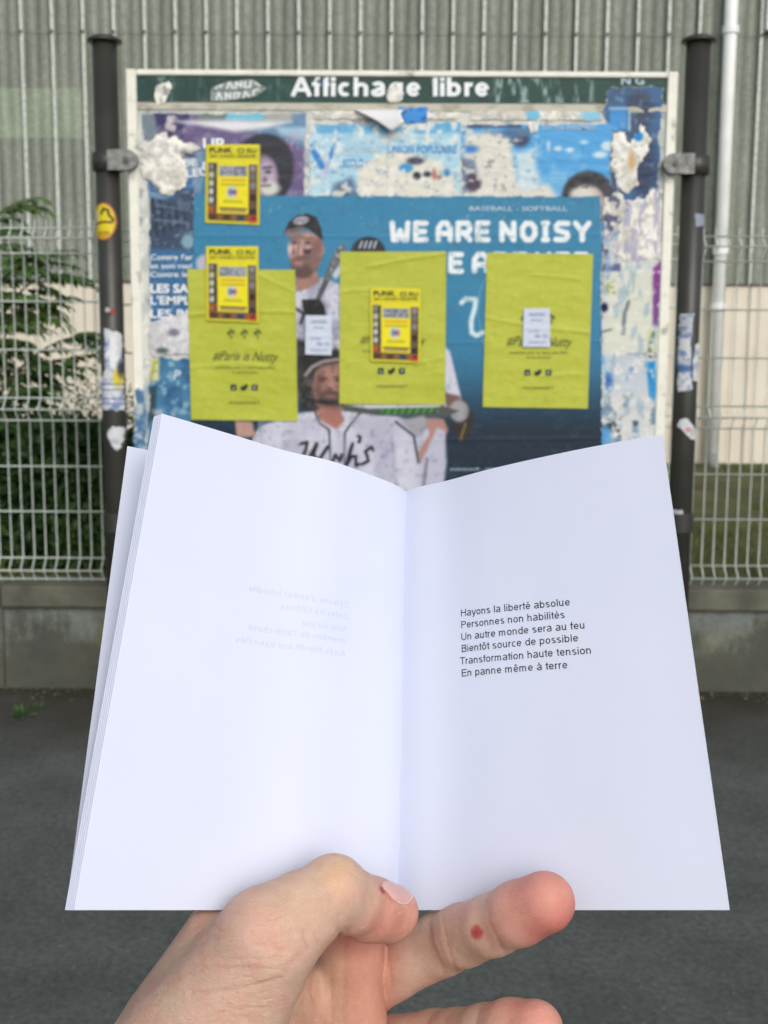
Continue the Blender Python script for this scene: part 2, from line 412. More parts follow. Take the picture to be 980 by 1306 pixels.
def sheet_mesh(z0, z1, nribs):
    prof = []   # (x, depth, rib)
    for k in range(nribs):
        o = k*PITCHX
        for dx, d, r in ((-0.021, 0.0, 0), (-0.0205, 0.002, 0.2), (-0.013, 0.042, 1), (0.013, 0.042, 1), (0.0205, 0.002, 0.2), (0.021, 0, 0)):
            prof.append((o+dx, d, r))
        for t in np.linspace(0.12, 0.88, 13)[0:]:
            prof.append((o+t*PITCHX, 0.011*(1-math.cos((t-0.12)/0.76*4*math.pi))/2, 0.12*(1-math.cos((t-0.12)/0.76*4*math.pi))/2))
    zs = np.linspace(z0, z1, max(2, int((z1-z0)/0.25)))
    V = []; C = []
    for z in zs:
        for x, d, r in prof: V.append((x, -d, z)); C.append((255*r**0.6,)*3)
    n = len(prof); F = []
    for j in range(len(zs)-1):
        for i in range(n-1): F.append((j*n+i, j*n+i+1, (j+1)*n+i+1, (j+1)*n+i))
    return np.array(V), F, np.array(C), n
xl = XR-PITCHX*22
for row, (z0, z1, dy) in enumerate(((ZSILL, ZB1, 0.0), (ZB1-0.004, ZB2, -0.003), (ZB2-0.004, ZB3, -0.006), (ZB3-0.02, 7.2, -0.010))):
    V, Fc, C, _ = sheet_mesh(z0, z1, 4)
    me = mesh_from('cladding_sheet', V, Fc)
    a = me.color_attributes.new('paint', 'FLOAT_COLOR', 'POINT'); c4 = np.ones((len(V), 4), np.float32); c4[:, :3] = C/255; a.data.foreach_set('color', c4.ravel())
    me.materials.append(M['clad'])
    for i in range(13):
        o = bpy.data.objects.new('cladding_sheet', me); COL.objects.link(o); o.parent = bd
        o.location = (xl+i*4*PITCHX, dy-(0.0015 if i % 2 else 0), -0.45)
        mt = 'clad_green' if (row == 1 and i in (4, 5)) else ('clad_dark' if row == 0 and i in (4, 5, 6) else 'clad')
        o.material_slots[0].link = 'OBJECT'; o.material_slots[0].material = M[mt]
# screws at the sheet laps
b = MB()
for k in range(52):
    for z in (ZB3-0.01, ZB3+1.1):
        x = xl+k*PITCHX; y = YB-0.066
        b.tube([(x, y+0.01, z), (x, y-0.006, z)], 0.011, 8)
M['screw'] = simple('screw_heads', (70, 74, 70), (90, 94, 88), 20, 0.5, 0)
b.obj('screws', M['screw'], bd, kind='stuff')
M['beige'] = simple('beige_panel', (204, 197, 181), (216, 210, 195), 2.5, 0.6, 0.1, fine=60)
M['beige_dirty'] = simple('beige_render', (190, 182, 164), (208, 200, 182), 3, 0.8, 0.3)
M['plinth'] = simple('plinth_brick', (92, 66, 54), (110, 84, 68), 12, 0.9, 0.4)
zb = 0.40
ZP = at(900, 600, YB)[2]
for i in range(26):
    x0 = xl+i*0.51
    # shallow micro-ribbed steel panel with a joint on either side
    b = MB(); k = 0
    b.box(x0+0.003, x0+0.507, YB+0.0, YB+0.05, ZP, ZSILL-0.012, 0.004)
    for j in range(3): b.box(x0+0.06+j*0.15, x0+0.12+j*0.15, YB-0.006, YB+0.002, ZP+0.01, ZSILL-0.03, 0.003)
    b.obj('wall_panel', M['beige'], bd)
b = MB(); b.box(xl, xl+13.3, YB-0.03, YB+0.04, ZSILL-0.014, ZSILL-0.002, 0.002); b.obj('drip_flashing', M['screw'], bd)
b = MB(); b.box(xl, xl+13.3, YB+0.06, YB+0.2, 0.2, 7.2); b.obj('inner_wall', M['beige_dirty'], bd)
for i in range(60):
    x0 = xl+i*0.225
    b = MB(); b.box(x0+0.004, x0+0.221, YB-0.02, YB+0.05, ZP-0.075, ZP-0.005, 0.004); b.obj('brick', M['plinth'], bd)
    b = MB(); b.box(x0+0.104-0.1, x0+0.317-0.1, YB-0.018, YB+0.05, ZP-0.15, ZP-0.08, 0.004); b.obj('brick', M['plinth'], bd)
# edge of a white window frame high on the right
xa, _, za = at(973, 42, YB); M['white_pvc'] = simple('white_plastic', (222, 227, 227), (236, 240, 240), 6, 0.4, 0.05)
M['glass_dark'] = simple('dark_window_glass', (40, 48, 52), (52, 60, 64), 2, 0.1, 0)
b = MB()
for (x0, x1, z0, z1) in ((xa, xa+0.07, za, za+1.3), (xa+1.13, xa+1.2, za, za+1.3), (xa+0.07, xa+1.13, za, za+0.07), (xa+0.07, xa+1.13, za+1.23, za+1.3)):
    b.box(x0, x1, YB-0.11, YB-0.03, z0, z1, 0.006)
wf = b.obj('window', M['white_pvc'], bd)
b = MB(); b.box(xa+0.06, xa+1.14, YB-0.08, YB-0.07, za+0.06, za+1.24); b.obj('pane', M['glass_dark'], wf)

# downpipe
xt, _, _ = at(931, 20, YB-0.12); xb2, _, _ = at(911, 560, YB-0.12); xd = (xt+xb2)/2
zt = 7.1; zc = at(911, 577, YB-0.12)[2]
dp = empty('downpipe', (xd, YB-0.12, zc), 'white plastic downpipe running down the cladding right of the notice board', 'downpipe')
b = MB(); b.tube([(xt+0.0, YB-0.12, zt), (xd, YB-0.12, (zt+zc)/2), (xd, YB-0.12, zc)], 0.055, 20); b.obj('pipe', M['white_pvc'], dp, smooth=True)
for p in (38, 320, 392):
    z = at(925, p, YB-0.12)[2]
    b = MB(); b.tube([(xd, YB-0.12, z-0.03), (xd, YB-0.12, z+0.03)], 0.068, 20); b.box(xd-0.015, xd+0.015, YB-0.1, YB-0.02, z-0.012, z+0.012)
    b.obj('bracket', M['white_pvc'], dp)
z = at(911, 540, YB-0.12)[2]
b = MB(); b.tube([(xd, YB-0.12, zc+0.01), (xd-0.0, YB-0.17, zc-0.1), (xd, YB-0.26, zc-0.14)], 0.048, 16); b.obj('shoe', simple('grey_plastic', (120, 124, 122), (136, 140, 138), 6, 0.5, 0), dp, smooth=True)

# ------------------------------------------------------------------ NOTICE BOARD
YP = 4.55                                   # board face
def BP(px, py, off=0.0):
    return onplane(px, py, YP-off)
M['post'] = simple('dark_grey_post_paint', (44, 45, 42), (54, 54, 50), 8, 0.42, 0.05, fine=120, spec=0.5)
M['clamp'] = simple('scuffed_grey_clamp', (84, 86, 84), (150, 152, 150), 40, 0.5, 0.4, 0.003)
def framemat():
    m, n, l, b = newmat('chipped_white_frame')
    nz = noise_node(n, l, 14, 5, 0.65); r = ramp(n, l, nz.outputs[0], [(0.3, L4((150, 152, 140))), (0.42, L4((220, 221, 210))), (0.7, L4((232, 233, 222)))])
    l.new(r.outputs[0], b.inputs['Base Color']); b.inputs['Roughness'].default_value = 0.6; bump(n, l, b, nz.outputs[0], 0.3, 0.004); return m
M['frame'] = framemat()
M['green'] = simple('dark_green_header', (24, 62, 56), (34, 78, 70), 5, 0.4, 0.1)
nbd = empty('notice_board', (0.05, YP, 0), 'free notice board with green header lettered Affichage libre, held between two dark posts', 'notice board')
XL = at(166, 300, YP)[0]; XRt = at(857, 300, YP)[0]; ZT = at(500, 90, YP)[2]; ZBt = 0.72
FW = 0.038
b = MB(); b.box(XL+0.01, XRt-0.01, YP+0.004, YP+0.04, ZBt+0.01, ZT-0.01); b.obj('back_panel', simple('weathered_panel', (176, 180, 172), (200, 202, 194), 5, 0.7, 0.2), nbd)
b = MB(); b.box(XL, XL+FW, YP-0.012, YP+0.045, ZBt, ZT, 0.004); b.obj('frame_side', M['frame'], nbd)
b = MB(); b.box(XRt-FW, XRt, YP-0.012, YP+0.045, ZBt, ZT, 0.004); b.obj('frame_side', M['frame'], nbd)
b = MB(); b.box(XL+FW+0.001, XRt-FW-0.001, YP-0.011, YP+0.044, ZT-0.022, ZT-0.001, 0.004); b.obj('frame_top', M['frame'], nbd)
b = MB(); b.box(XL+FW+0.001, XRt-FW-0.001, YP-0.011, YP+0.044, ZBt+0.001, ZBt+FW, 0.004); b.obj('frame_bottom', M['frame'], nbd)

# posts
def post(pxt, pxb, side):
    xt_, _, ztop = at(pxt, 52, YP); xb_, _, _ = at(pxb, 660, YP); r = 0.046
    x = (xt_+xb_)/2; k = (xt_-xb_)/2*0.3
    y = YP+0.02; zs = at(pxb, 655, y)[2]
    b = MB(); b.tube([(x-k, y, 0.0), (x+k, y, ztop)], r, 32, True); p = b.obj('post', M['post'], nbd, smooth=False)
    for pl in p.data.polygons: pl.use_smooth = len(pl.vertices) == 4
    b = MB(); b.lathe(x+k, y, [(r*1.30, ztop-0.002), (r*1.42, ztop+0.0), (r*1.40, ztop+0.008), (r*0.95, ztop+0.020), (r*0.2, ztop+0.026)], 32); b.obj('cap', M['post'], p, smooth=True)
    b = MB(); b.lathe(x-k*0.5, y, [(r+0.001, zs+0.005), (r+0.006, zs), (r+0.006, zs-0.07), (r+0.001, zs-0.075)], 32); b.obj('collar', M['post'], p)
    b = MB(); b.lathe(x-k, y, [(0.11, 0.001), (0.11, 0.012), (0.06, 0.014)], 24); b.obj('base_plate', M['post'], p)
    return x, y, r, k
lx, ly, lr, lk = post(131.5, 148, -1)
rx, ry, rr_, rk = post(892, 871, 1)
def clamp(x, y, r, pyc, xe):
    zc_ = at(150, pyc, YP)[2]; h = 0.036
    b = MB(); b.lathe(x, y, [(r+0.001, zc_-h), (r+0.011, zc_-h+0.004), (r+0.013, zc_), (r+0.011, zc_+h-0.004), (r+0.001, zc_+h)], 28); o = b.obj('clamp_ring', M['post'], nbd, smooth=True)
    # flattened arm reaching onto the frame, with rounded end
    sgn = 1 if xe > x else -1; L = abs(xe-x); pts = []
    F_ = []; n = 14; V_ = []
    for layer, yy in ((0, YP-0.05), (1, YP-0.0125)):
        ring = [(x+sgn*r*0.5, zc_-h*0.8)]
        for a in np.linspace(-math.pi/2, math.pi/2, n): ring.append((xe-sgn*h*0.8+sgn*math.cos(a)*h*0.8, zc_+math.sin(a)*h*0.8))
        ring.append((x+sgn*r*0.5, zc_+h*0.8))
        V_ += [(p[0], yy, p[1]) for p in ring]
    m_ = n+2; F_.append(list(range(m_))); F_.append(list(range(2*m_-1, m_-1, -1)))
    for i in range(m_): F_.append([i, (i+1) % m_, m_+(i+1) % m_, m_+i])
    b = MB(); b.add(V_, F_); a = b.obj('clamp_arm', M['clamp'], nbd)
    md = a.modifiers.new('soft_edges', 'BEVEL'); md.width = 0.008; md.segments = 3
    b = MB(); b.tube([(xe-sgn*0.035, YP-0.051, zc_), (xe-sgn*0.035, YP-0.058, zc_)], 0.011, 6); b.obj('bolt', M['screw'], a)
clamp(lx, ly, lr, 206, at(176, 206, YP)[0])
clamp(rx, ry, rr_, 207, at(846, 207, YP)[0])

# ------------------------------------------------------------------ painted sheets (print as a per-vertex colour on a fine grid)
class Sheet:
    """sheet of paper on the board; geometry and print are laid out on the board's own plane"""
    def __init__(s, quad, cell=1.25, base=(255, 255, 255)):
        q = np.array(quad, float); s.q = q
        wv = (np.linalg.norm(q[1]-q[0])+np.linalg.norm(q[2]-q[3]))/2; hv = (np.linalg.norm(q[3]-q[0])+np.linalg.norm(q[2]-q[1]))/2
        s.nx = max(3, int(wv/cell)+1); s.ny = max(3, int(hv/cell)+1)
        u, v = np.meshgrid(np.linspace(0, 1, s.nx), np.linspace(0, 1, s.ny)); s.u = u; s.v = v
        P = (q[0]*(1-u)[..., None]*(1-v)[..., None]+q[1]*u[..., None]*(1-v)[..., None]+q[2]*u[..., None]*v[..., None]+q[3]*(1-u)[..., None]*v[..., None])
        s.X = P[..., 0]; s.Y = P[..., 1]; s.C = np.empty(s.X.shape+(3,)); s.C[:] = base; s.keep = np.ones(s.X.shape, bool); s.h = np.zeros(s.X.shape)
    def blend(s, a, col): 
        a = np.clip(a, 0, 1)[..., None]; s.C = s.C*(1-a)+np.asarray(col, float)*a; return s
    def sdpoly(s, pts):
        pts = np.array(pts, float); d = np.full(s.X.shape, 1e9); ins = np.zeros(s.X.shape, bool)
        n = len(pts)
        for i in range(n):
            a = pts[i]; c = pts[(i+1) % n]; e = c-a
            t = np.clip(((s.X-a[0])*e[0]+(s.Y-a[1])*e[1])/(e@e+1e-9), 0, 1)
            d = np.minimum(d, np.hypot(s.X-a[0]-t*e[0], s.Y-a[1]-t*e[1]))
            if a[1] != c[1]:
                ins ^= ((a[1] > s.Y) != (c[1] > s.Y)) & (s.X < (c[0]-a[0])*(s.Y-a[1])/(c[1]-a[1])+a[0])
        return np.where(ins, -d, d)
    def poly(s, pts, col, soft=1.2, op=1.0): return s.blend(op*(0.5-s.sdpoly(pts)/soft), col)
    def ell(s, cx, cy, rx, ry, col, soft=1.2, op=1.0, rot=0):
        c, n = math.cos(rot), math.sin(rot); x = (s.X-cx)*c+(s.Y-cy)*n; y = -(s.X-cx)*n+(s.Y-cy)*c
        k = np.hypot(x/rx, y/ry); d = (k-1)*min(rx, ry); return s.blend(op*(0.5-d/soft), col)
    def line(s, pts, wd, col, soft=1.2, op=1.0):
        pts = np.array(pts, float); d = np.full(s.X.shape, 1e9)
        for a, c in zip(pts[:-1], pts[1:]):
            e = c-a; t = np.clip(((s.X-a[0])*e[0]+(s.Y-a[1])*e[1])/(e@e+1e-9), 0, 1)
            d = np.minimum(d, np.hypot(s.X-a[0]-t*e[0], s.Y-a[1]-t*e[1]))
        return s.blend(op*(0.5-(d-wd/2)/soft), col)
    def rect(s, x0, y0, x1, y1, col, soft=1.0, op=1.0): return s.poly([(x0, y0), (x1, y0), (x1, y1), (x0, y1)], col, soft, op)
    def noise(s, scale, lo, hi, col, seed=0, op=1.0, sx=1, sy=1, mask=None):
        v = fbm(s.X*sx, s.Y*sy, scale*1.25, 3, seed); a = np.clip((v-lo-.045)/(hi-lo), 0, 1)*op
        if mask is not None: a = a*mask
        return s.blend(a, col)
    def tear(s, pts, rag=5, scale=9, seed=0):
        d = s.sdpoly(pts)+(fbm(s.X, s.Y, scale, 4, seed)-0.5)*2*rag; s.keep &= d < 0; s.edge = d; return s
    def white_rim(s, wd=3, col=(226, 226, 218)): return s.blend((s.edge+wd)/1.5, col)
    def wrinkle(s, amp=0.0006, scale=22, seed=0):
        s.h += amp*(fbm(s.X*0.5, s.Y*1.6, scale, 4, seed)-0.5)*2; return s
    def crease(s, pts, amp=0.0012, wd=2.5):
        pts = np.array(pts, float); d = np.full(s.X.shape, 1e9)
        for a, c in zip(pts[:-1], pts[1:]):
            e = c-a; t = np.clip(((s.X-a[0])*e[0]+(s.Y-a[1])*e[1])/(e@e+1e-9), 0, 1)
            d = np.minimum(d, np.hypot(s.X-a[0]-t*e[0], s.Y-a[1]-t*e[1]))
        s.h += amp*np.exp(-(d/wd)**2); return s
    def build(s, name, off, mat, parent=None, **k):
        V = onplane(s.X, s.Y, YP-off-s.h).reshape(-1, 3); n = s.nx; idx = np.arange(s.nx*s.ny).reshape(s.ny, s.nx)
        Q = np.stack([idx[1:, :-1], idx[1:, 1:], idx[:-1, 1:], idx[:-1, :-1]], -1).reshape(-1, 4)
        kf = s.keep.reshape(-1)[Q].all(1); Q = Q[kf]
        used = np.zeros(len(V), bool); used[Q.ravel()] = True; mp = np.cumsum(used)-1
        sm = k.pop('smooth', True)
        s.o = obj(name, V[used], mp[Q], mat, parent, smooth=sm, colors=s.C.reshape(-1, 3)[used], **k)
        s.off = off+float(np.max(s.h)) if s.h.size else off
        return s.o

# text: built-in font, flattened to faces
TCACHE = {}
def text_geo(txt, bold=0.0, shear=0.0, align='LEFT', sub=False):
    key = (txt, bold, shear, align)
    if key in TCACHE: return TCACHE[key]
    cu = bpy.data.curves.new('lettering', 'FONT'); cu.body = txt; cu.offset = bold; cu.shear = shear; cu.resolution_u = 5; cu.fill_mode = 'FRONT'
    o = bpy.data.objects.new('lettering', cu); COL.objects.link(o)
    dg = bpy.context.evaluated_depsgraph_get(); me = bpy.data.meshes.new_from_object(o.evaluated_get(dg))
    V = np.array([v.co[:] for v in me.vertices]) if len(me.vertices) else np.zeros((0, 3)); Fs = [tuple(p.vertices) for p in me.polygons]
    bpy.data.objects.remove(o); bpy.data.curves.remove(cu); bpy.data.meshes.remove(me)
    if len(V): V[:, 0] -= V[:, 0].min()
    TCACHE[key] = (V, Fs); return V, Fs
def btext(txt, x0, y0, x1, cap, mat, parent, off, bold=0.0, shear=0.0, rot=0.0, name='lettering'):
    """text on the board plane: left x0, baseline y0, right x1, capital height cap (photo-scale units of the board grid)"""
    V, Fs = text_geo(txt, bold, shear)
    if not len(V): return
    H = text_geo('H', bold, 0)[0][:, 1].max(); W = V[:, 0].max(); sx = (x1-x0)/W; sy = cap/H
    c, n = math.cos(rot), math.sin(rot); X = V[:, 0]*sx; Y = V[:, 1]*sy
    Wd = onplane(x0+X*c+Y*n, y0-Y*c+X*n, YP-off)
    a = Wd[1]-Wd[0]
    return obj(name, Wd, [f for f in Fs], mat, parent)


# a plain grotesque alphabet drawn as strokes of even width (capital height 1)
def _arc(cx, cy, rx, ry, a0, a1, n=14): return [(cx+rx*math.cos(R(a)), cy+ry*math.sin(R(a))) for a in np.linspace(a0, a1, n)]
def glyph(ch, w):
    h = w/2; X = .72-h; r = X/2+h/2; x0 = .06+h; cw = .66   # x-height centre line, bowl radius
    bw = (.62-w)/2; cx = x0+bw; cy = .36; ry = .36-h+.01
    bowl = _arc(cx, cy, bw, ry, 0, 360, 30)
    if ch == 'o': return [bowl], .777
    if ch in 'bp': return [bowl, [(x0, 1.0 if ch == 'b' else .72), (x0, 0 if ch == 'b' else -.28)]], .777
    if ch in 'dqga':
        e = cx+bw; st = [bowl]
        if ch == 'd': return [bowl, [(e, 1.0), (e, 0)]], .777
        if ch == 'q': return [bowl, [(e, .72), (e, -.28)]], .777
        if ch == 'g': return [bowl, [(e, .72), (e, -.05)]+_arc(cx, -.06, bw, .2-h*.4, 0, -155)], .777
        return [_arc(cx-.01, .53, bw*.95, .19-h+.06-.01, 160, 0)+[(e-.01, .10), (e+.03, h*.6)], [(e-.01, .42), (cx, .37)]+_arc(cx-.03, .19, bw-.01, .19-h+.02, 100, 300)+[(e-.01, .17)]], .777
    if ch in 'eéèê': return [_arc(cx, cy, bw, ry, 0, 325, 26)+[] , [(cx-bw, cy-.005), (cx+bw, cy)]], .777
    if ch == 'c': return [_arc(cx, cy, bw*.97, ry, 48, 312, 24)], .70
    if ch == 's': return [_arc(x0+.2, .535, .2, .185-h+.005, 35, 200, 12)+_arc(x0+.22, .185, .215, .185-h+.005, 60, -150, 14)], .698
    if ch in 'nhu':
        e = x0+.44
        if ch == 'u': return [[(x0, .72), (x0, .27)]+_arc(x0+.21, .27, .21, .27-h, 180, 300, 10)+[(e, .2)], [(e, .72), (e, 0)]], .777
        return [[(x0, 1.0 if ch == 'h' else .72), (x0, 0)], [(x0, .46)]+_arc(x0+.23, .45, .21, .27-h, 155, 0, 10)+[(e, 0)]], .777
    if ch == 'm': return [[(x0, .72), (x0, 0)], [(x0, .48)]+_arc(x0+.2, .48, .185, .24-h, 155, 0, 9)+[(x0+.385, 0)], [(x0+.385, .48)]+_arc(x0+.585, .48, .185, .24-h, 155, 0, 9)+[(x0+.77, 0)]], 1.163
    if ch == 'r': return [[(x0, .72), (x0, 0)], [(x0, .42)]+_arc(x0+.2, .47, .18, .25-h, 165, 70, 7)], .465
    if ch == 'l': return [[(x0+.01, 1), (x0+.01, 0)]], .31
    if ch == 'i': return [[(x0+.01, .72), (x0+.01, 0)], [(x0+.01, 1), (x0+.01, 1-w*1.05)]], .31
    if ch == 't': return [[(x0+.07, .93), (x0+.07, .16)]+_arc(x0+.16, .14, .09, .14-h, 180, 290, 6), [(.01, .72-h*.85), (.37, .72-h*.85)]], .388
    if ch == 'f': return [[(x0+.06, 0), (x0+.06, .82)]+_arc(x0+.17, .84, .11, .17-h, 180, 80, 6), [(.01, .72-h*.85), (.38, .72-h*.85)]], .388
    if ch == 'y': return [[(.03+h*.7, .72), (.35, .02)], [(.67-h*.7, .72), (.33, -.12)]+_arc(.2, -.12, .1, .16-h, -10, -120, 5)], .698
    if ch == 'v': return [[(.03+h*.7, .72), (.35, h*.6)], [(.35, h*.6), (.67-h*.7, .72)]], .698
    if ch == 'x': return [[(.05, .72), (.64, 0)], [(.64, .72), (.05, 0)]], .698
    X0 = .11+h
    if ch == 'H': return [[(X0, 0), (X0, 1)], [(.9-h, 0), (.9-h, 1)], [(X0, .53), (.9-h, .53)]], 1.008
    if ch == 'P': return [[(X0, 0), (X0, 1)], [(X0, 1-h), (.55, 1-h)]+_arc(.55, .725, .29-h, .275-h, 90, -90, 12)+[(X0, .45+h)]], .93
    if ch == 'U': return [[(X0, 1), (X0, .38)]+_arc(.505, .38, .395-h, .39-h, 180, 360, 16)+[(.9-h, 1)]], 1.008
    if ch == 'B': return [[(X0, 0), (X0, 1)], [(X0, 1-h), (.55, 1-h)]+_arc(.56, .765, .26-h, .235-h, 90, -90, 10)+[(X0, .53)], [(.5, .53)]+_arc(.58, .28, .29-h, .28-h, 90, -90, 10)+[(X0, h)]], .93
    if ch == 'T': return [[(.43, 0), (.43, 1)], [(.03, 1-h), (.83, 1-h)]], .853
    if ch == 'E': return [[(X0, 0), (X0, 1)], [(X0, 1-h), (.86, 1-h)], [(X0, .52), (.8, .52)], [(X0, h), (.88, h)]], .93
    if ch == 'L': return [[(X0, 1), (X0, 0)], [(X0, h), (.74, h)]], .777
    if ch == 'A': return [[(h*.8, 0), (.465, 1)], [(.93-h*.8, 0), (.465, 1)], [(.2, .34), (.73, .34)]], .93
    if ch == 'C': return [_arc(.52, .5, .46-h, .51-h, 42, 318, 26)], 1.008
    if ch == 'D': return [[(X0, 0), (X0, 1)], [(X0, 1-h), (.5, 1-h)]+_arc(.5, .5, .44-h, .5-h, 90, -90, 16)+[(X0, h)]], 1.008
    if ch == 'N': return [[(X0, 0), (X0, 1)], [(X0, 1), (.9-h, 0)], [(.9-h, 0), (.9-h, 1)]], 1.008
    if ch == 'I': return [[(.2, 0), (.2, 1)]], .388
    if ch == "'": return [[(.13, 1), (.13, .72)]], .267
    if ch == '-': return [[(.05, .34), (.4, .34)]], .465
    return [], .388
ACC = {'é': ([(.32, .84), (.44, 1.03)],), 'è': ([(.40, .84), (.28, 1.03)],), 'à': ([(.40, .84), (.28, 1.03)],), 'ê': ([(.22, .84), (.365, 1.0)], [(.365, 1.0), (.51, .84)]), 'ô': ([(.22, .84), (.365, 1.0)], [(.365, 1.0), (.51, .84)]), 'ô': ([(.22, .84), (.365, 1.0)], [(.365, 1.0), (.51, .84)])}
BASEL = {'à': 'a', 'ô': 'o', 'ê': 'e', 'é': 'e', 'è': 'e'}
def stroke_text(txt, w=.125):
    """returns V (x, y, layer) and faces; each stroke is one strip of quads on a layer of its own"""
    V = []; Fs = []; x = 0; lay = 0
    for ch in txt:
        st, adv = glyph(BASEL.get(ch, ch), w)
        st = list(st)+list(ACC.get(ch, ()))
        for p in st:
            p = np.array(p, float); p = p[np.concatenate([[True], np.linalg.norm(np.diff(p, axis=0), axis=1) > 1e-4])]
            t = np.gradient(p, axis=0); t /= np.linalg.norm(t, axis=1)[:, None]; nn = np.stack([-t[:, 1], t[:, 0]], -1)*w/2; b = len(V)
            # keep long straight runs in short steps so that they can follow a curved page
            for q, m in zip(p, nn): V += [(x+q[0]+m[0], q[1]+m[1], lay % 6), (x+q[0]-m[0], q[1]-m[1], lay % 6)]
            Fs += [(b+2*i, b+2*i+1, b+2*i+3, b+2*i+2) for i in range(len(p)-1)]; lay += 1
        x += adv
    return np.array(V), Fs

# header
s = Sheet([(171, 96), (852, 97), (851, 131.5), (172, 129)], 1.1, (28, 66, 60))
s.noise(14, 0.35, 0.8, (22, 50, 48), 3, 0.7); s.noise(3, 0.62, 0.8, (110, 140, 136), 5, 0.35)
for (a, b_, seed, op) in ((195, 240, 11, .5), (240, 270, 12, .3), (330, 372, 13, .3), (548, 560, 14, 1.0), (628, 705, 15, .9), (700, 760, 16, .8), (395, 420, 17, .4)):
    mk = np.clip((s.X-a)/6, 0, 1)*np.clip((b_-s.X)/6, 0, 1); s.noise(7, 0.47, 0.66, (150, 172, 172), seed, op, 1.6, 0.45, mk)
s.build('header', 0.001, M['poster'], nbd)
V_, F_ = stroke_text('Affichage libre', .205); k_ = (624-371)/V_[:, 0].max()
obj('lettering', onplane(371+V_[:, 0]*k_, 122.5-V_[:, 1]*24.5, YP-.003-V_[:, 2]*.00035), F_, M['print_white'], nbd)
btext('N G', 793, 107, 822, 9, M['print_pale'], nbd, 0.003, bold=0.02)
# pale strip under the header
s = Sheet([(171, 132), (851, 134), (851, 143), (172, 139)], 1.3, (188, 186, 172)); s.noise(6, .45, .7, (120, 116, 100), 2, .5, .5, 1)
s.h += 0.004; s.build('header_lower_strip', 0.001, M['poster'], nbd)

# layers of old paper residue over the whole panel
s = Sheet([(176, 140), (850, 141), (848, 668), (178, 668)], 1.6, (206, 208, 202))
s.noise(22, 0.40, 0.62, (176, 184, 184), 21, 0.9); s.noise(12, 0.60, 0.68, (118, 144, 168), 22, 0.45); s.noise(14, .64, .7, (86, 96, 110), 23, 0.4); s.noise(5, .62, .7, (228, 228, 220), 24)
s.h += 0.0009*fbm(s.X, s.Y, 16, 3, 25)
pr = s.build('paper_residue', 0.0005, M['torn'], nbd, kind='stuff')

# ------------------------------------------------------------------ OLD POSTERS, torn
def G(o, label, cat, group=None): return solo(o, label, cat, group)

# purple poster with a dark-haired portrait, top left
s = Sheet([(180, 141), (392, 141), (390, 262), (188, 262)], 1.25, (96, 136, 168))
s.poly([(180, 138), (245, 138), (262, 150), (300, 160), (390, 190), (392, 262), (350, 262), (300, 190), (200, 185)], (98, 86, 128), 8)
s.poly([(190, 140), (246, 140), (230, 180), (250, 200), (215, 205), (200, 175)], (52, 46, 92), 7)
s.poly([(180, 141), (196, 141), (204, 178), (186, 190)], (110, 124, 136), 5)
s.noise(7, .45, .7, (150, 150, 175), 31, .5)
s.poly([(250, 141), (288, 141), (290, 152), (252, 154)], (110, 122, 118), 4); s.poly([(290, 141), (338, 141), (336, 153), (288, 153)], (112, 182, 206), 3)
s.poly([(338, 141), (372, 141), (372, 155), (337, 155)], (160, 164, 160), 4)
s.poly([(214, 154), (300, 153), (372, 155), (340, 163), (300, 168), (258, 160)], (214, 216, 222), 6)
s.poly([(350, 162), (392, 162), (392, 180), (360, 172)], (150, 186, 208), 5)
s.noise(6, .5, .6, (196, 140, 172), 33, .6, 3, .8, np.clip((s.X-355)/15, 0, 1)*np.clip((s.Y-165)/10, 0, 1)*np.clip((225-s.Y)/20, 0, 1))
s.ell(334, 218, 40, 46, (36, 38, 50), 5); s.ell(340, 205, 34, 34, (40, 42, 54), 6); s.noise(4, .5, .8, (70, 76, 94), 34, .4, 1, 1, (np.hypot((s.X-334)/38, (s.Y-216)/44) < 1)*1.0)
s.ell(334, 226, 21, 29, (128, 112, 130), 5); s.ell(340, 224, 12, 20, (170, 158, 182), 6); s.ell(344, 240, 13, 9, (198, 204, 198), 6); s.line([(336, 214), (346, 213)], 3, (70, 60, 76), 2.5); s.ell(342, 219, 4, 2, (60, 52, 66), 2); s.ell(338, 229, 3, 4, (120, 96, 112), 3); s.line([(334, 237), (345, 236)], 2.5, (112, 72, 88), 2)
s.poly([(262, 222), (292, 210), (300, 262), (250, 262)], (58, 122, 164), 5); s.poly([(196, 262), (245, 236), (262, 262)], (52, 104, 156), 5)
s.noise(11, .55, .68, (214, 212, 204), 35, .8, 1, 1, np.clip((260-s.X)/30, 0, 1))
s.tear([(179, 143), (300, 144), (391, 143), (389, 258), (188, 258)], 3, 8, 36).white_rim(1.5).wrinkle(.002, 16, 37)
s.build('old_poster', .0035, M['poster'], None)
G(s.o, 'torn purple and blue poster with a dark-haired portrait, at the top left of the board', 'poster', 'old torn posters on the notice board')
btext('UP', 259, 190, 286, 14, M['print_white'], s.o, .0075, .03)
btext('DE', 258, 216, 282, 10, M['print_white'], s.o, .0075, .02, rot=.1)
btext('LEUR', 238, 226, 278, 10, M['print_white'], s.o, .0075, .02, rot=-.12)
btext('DE', 232, 213, 252, 9, M['print_white'], s.o, .0075, .02, rot=-.1)

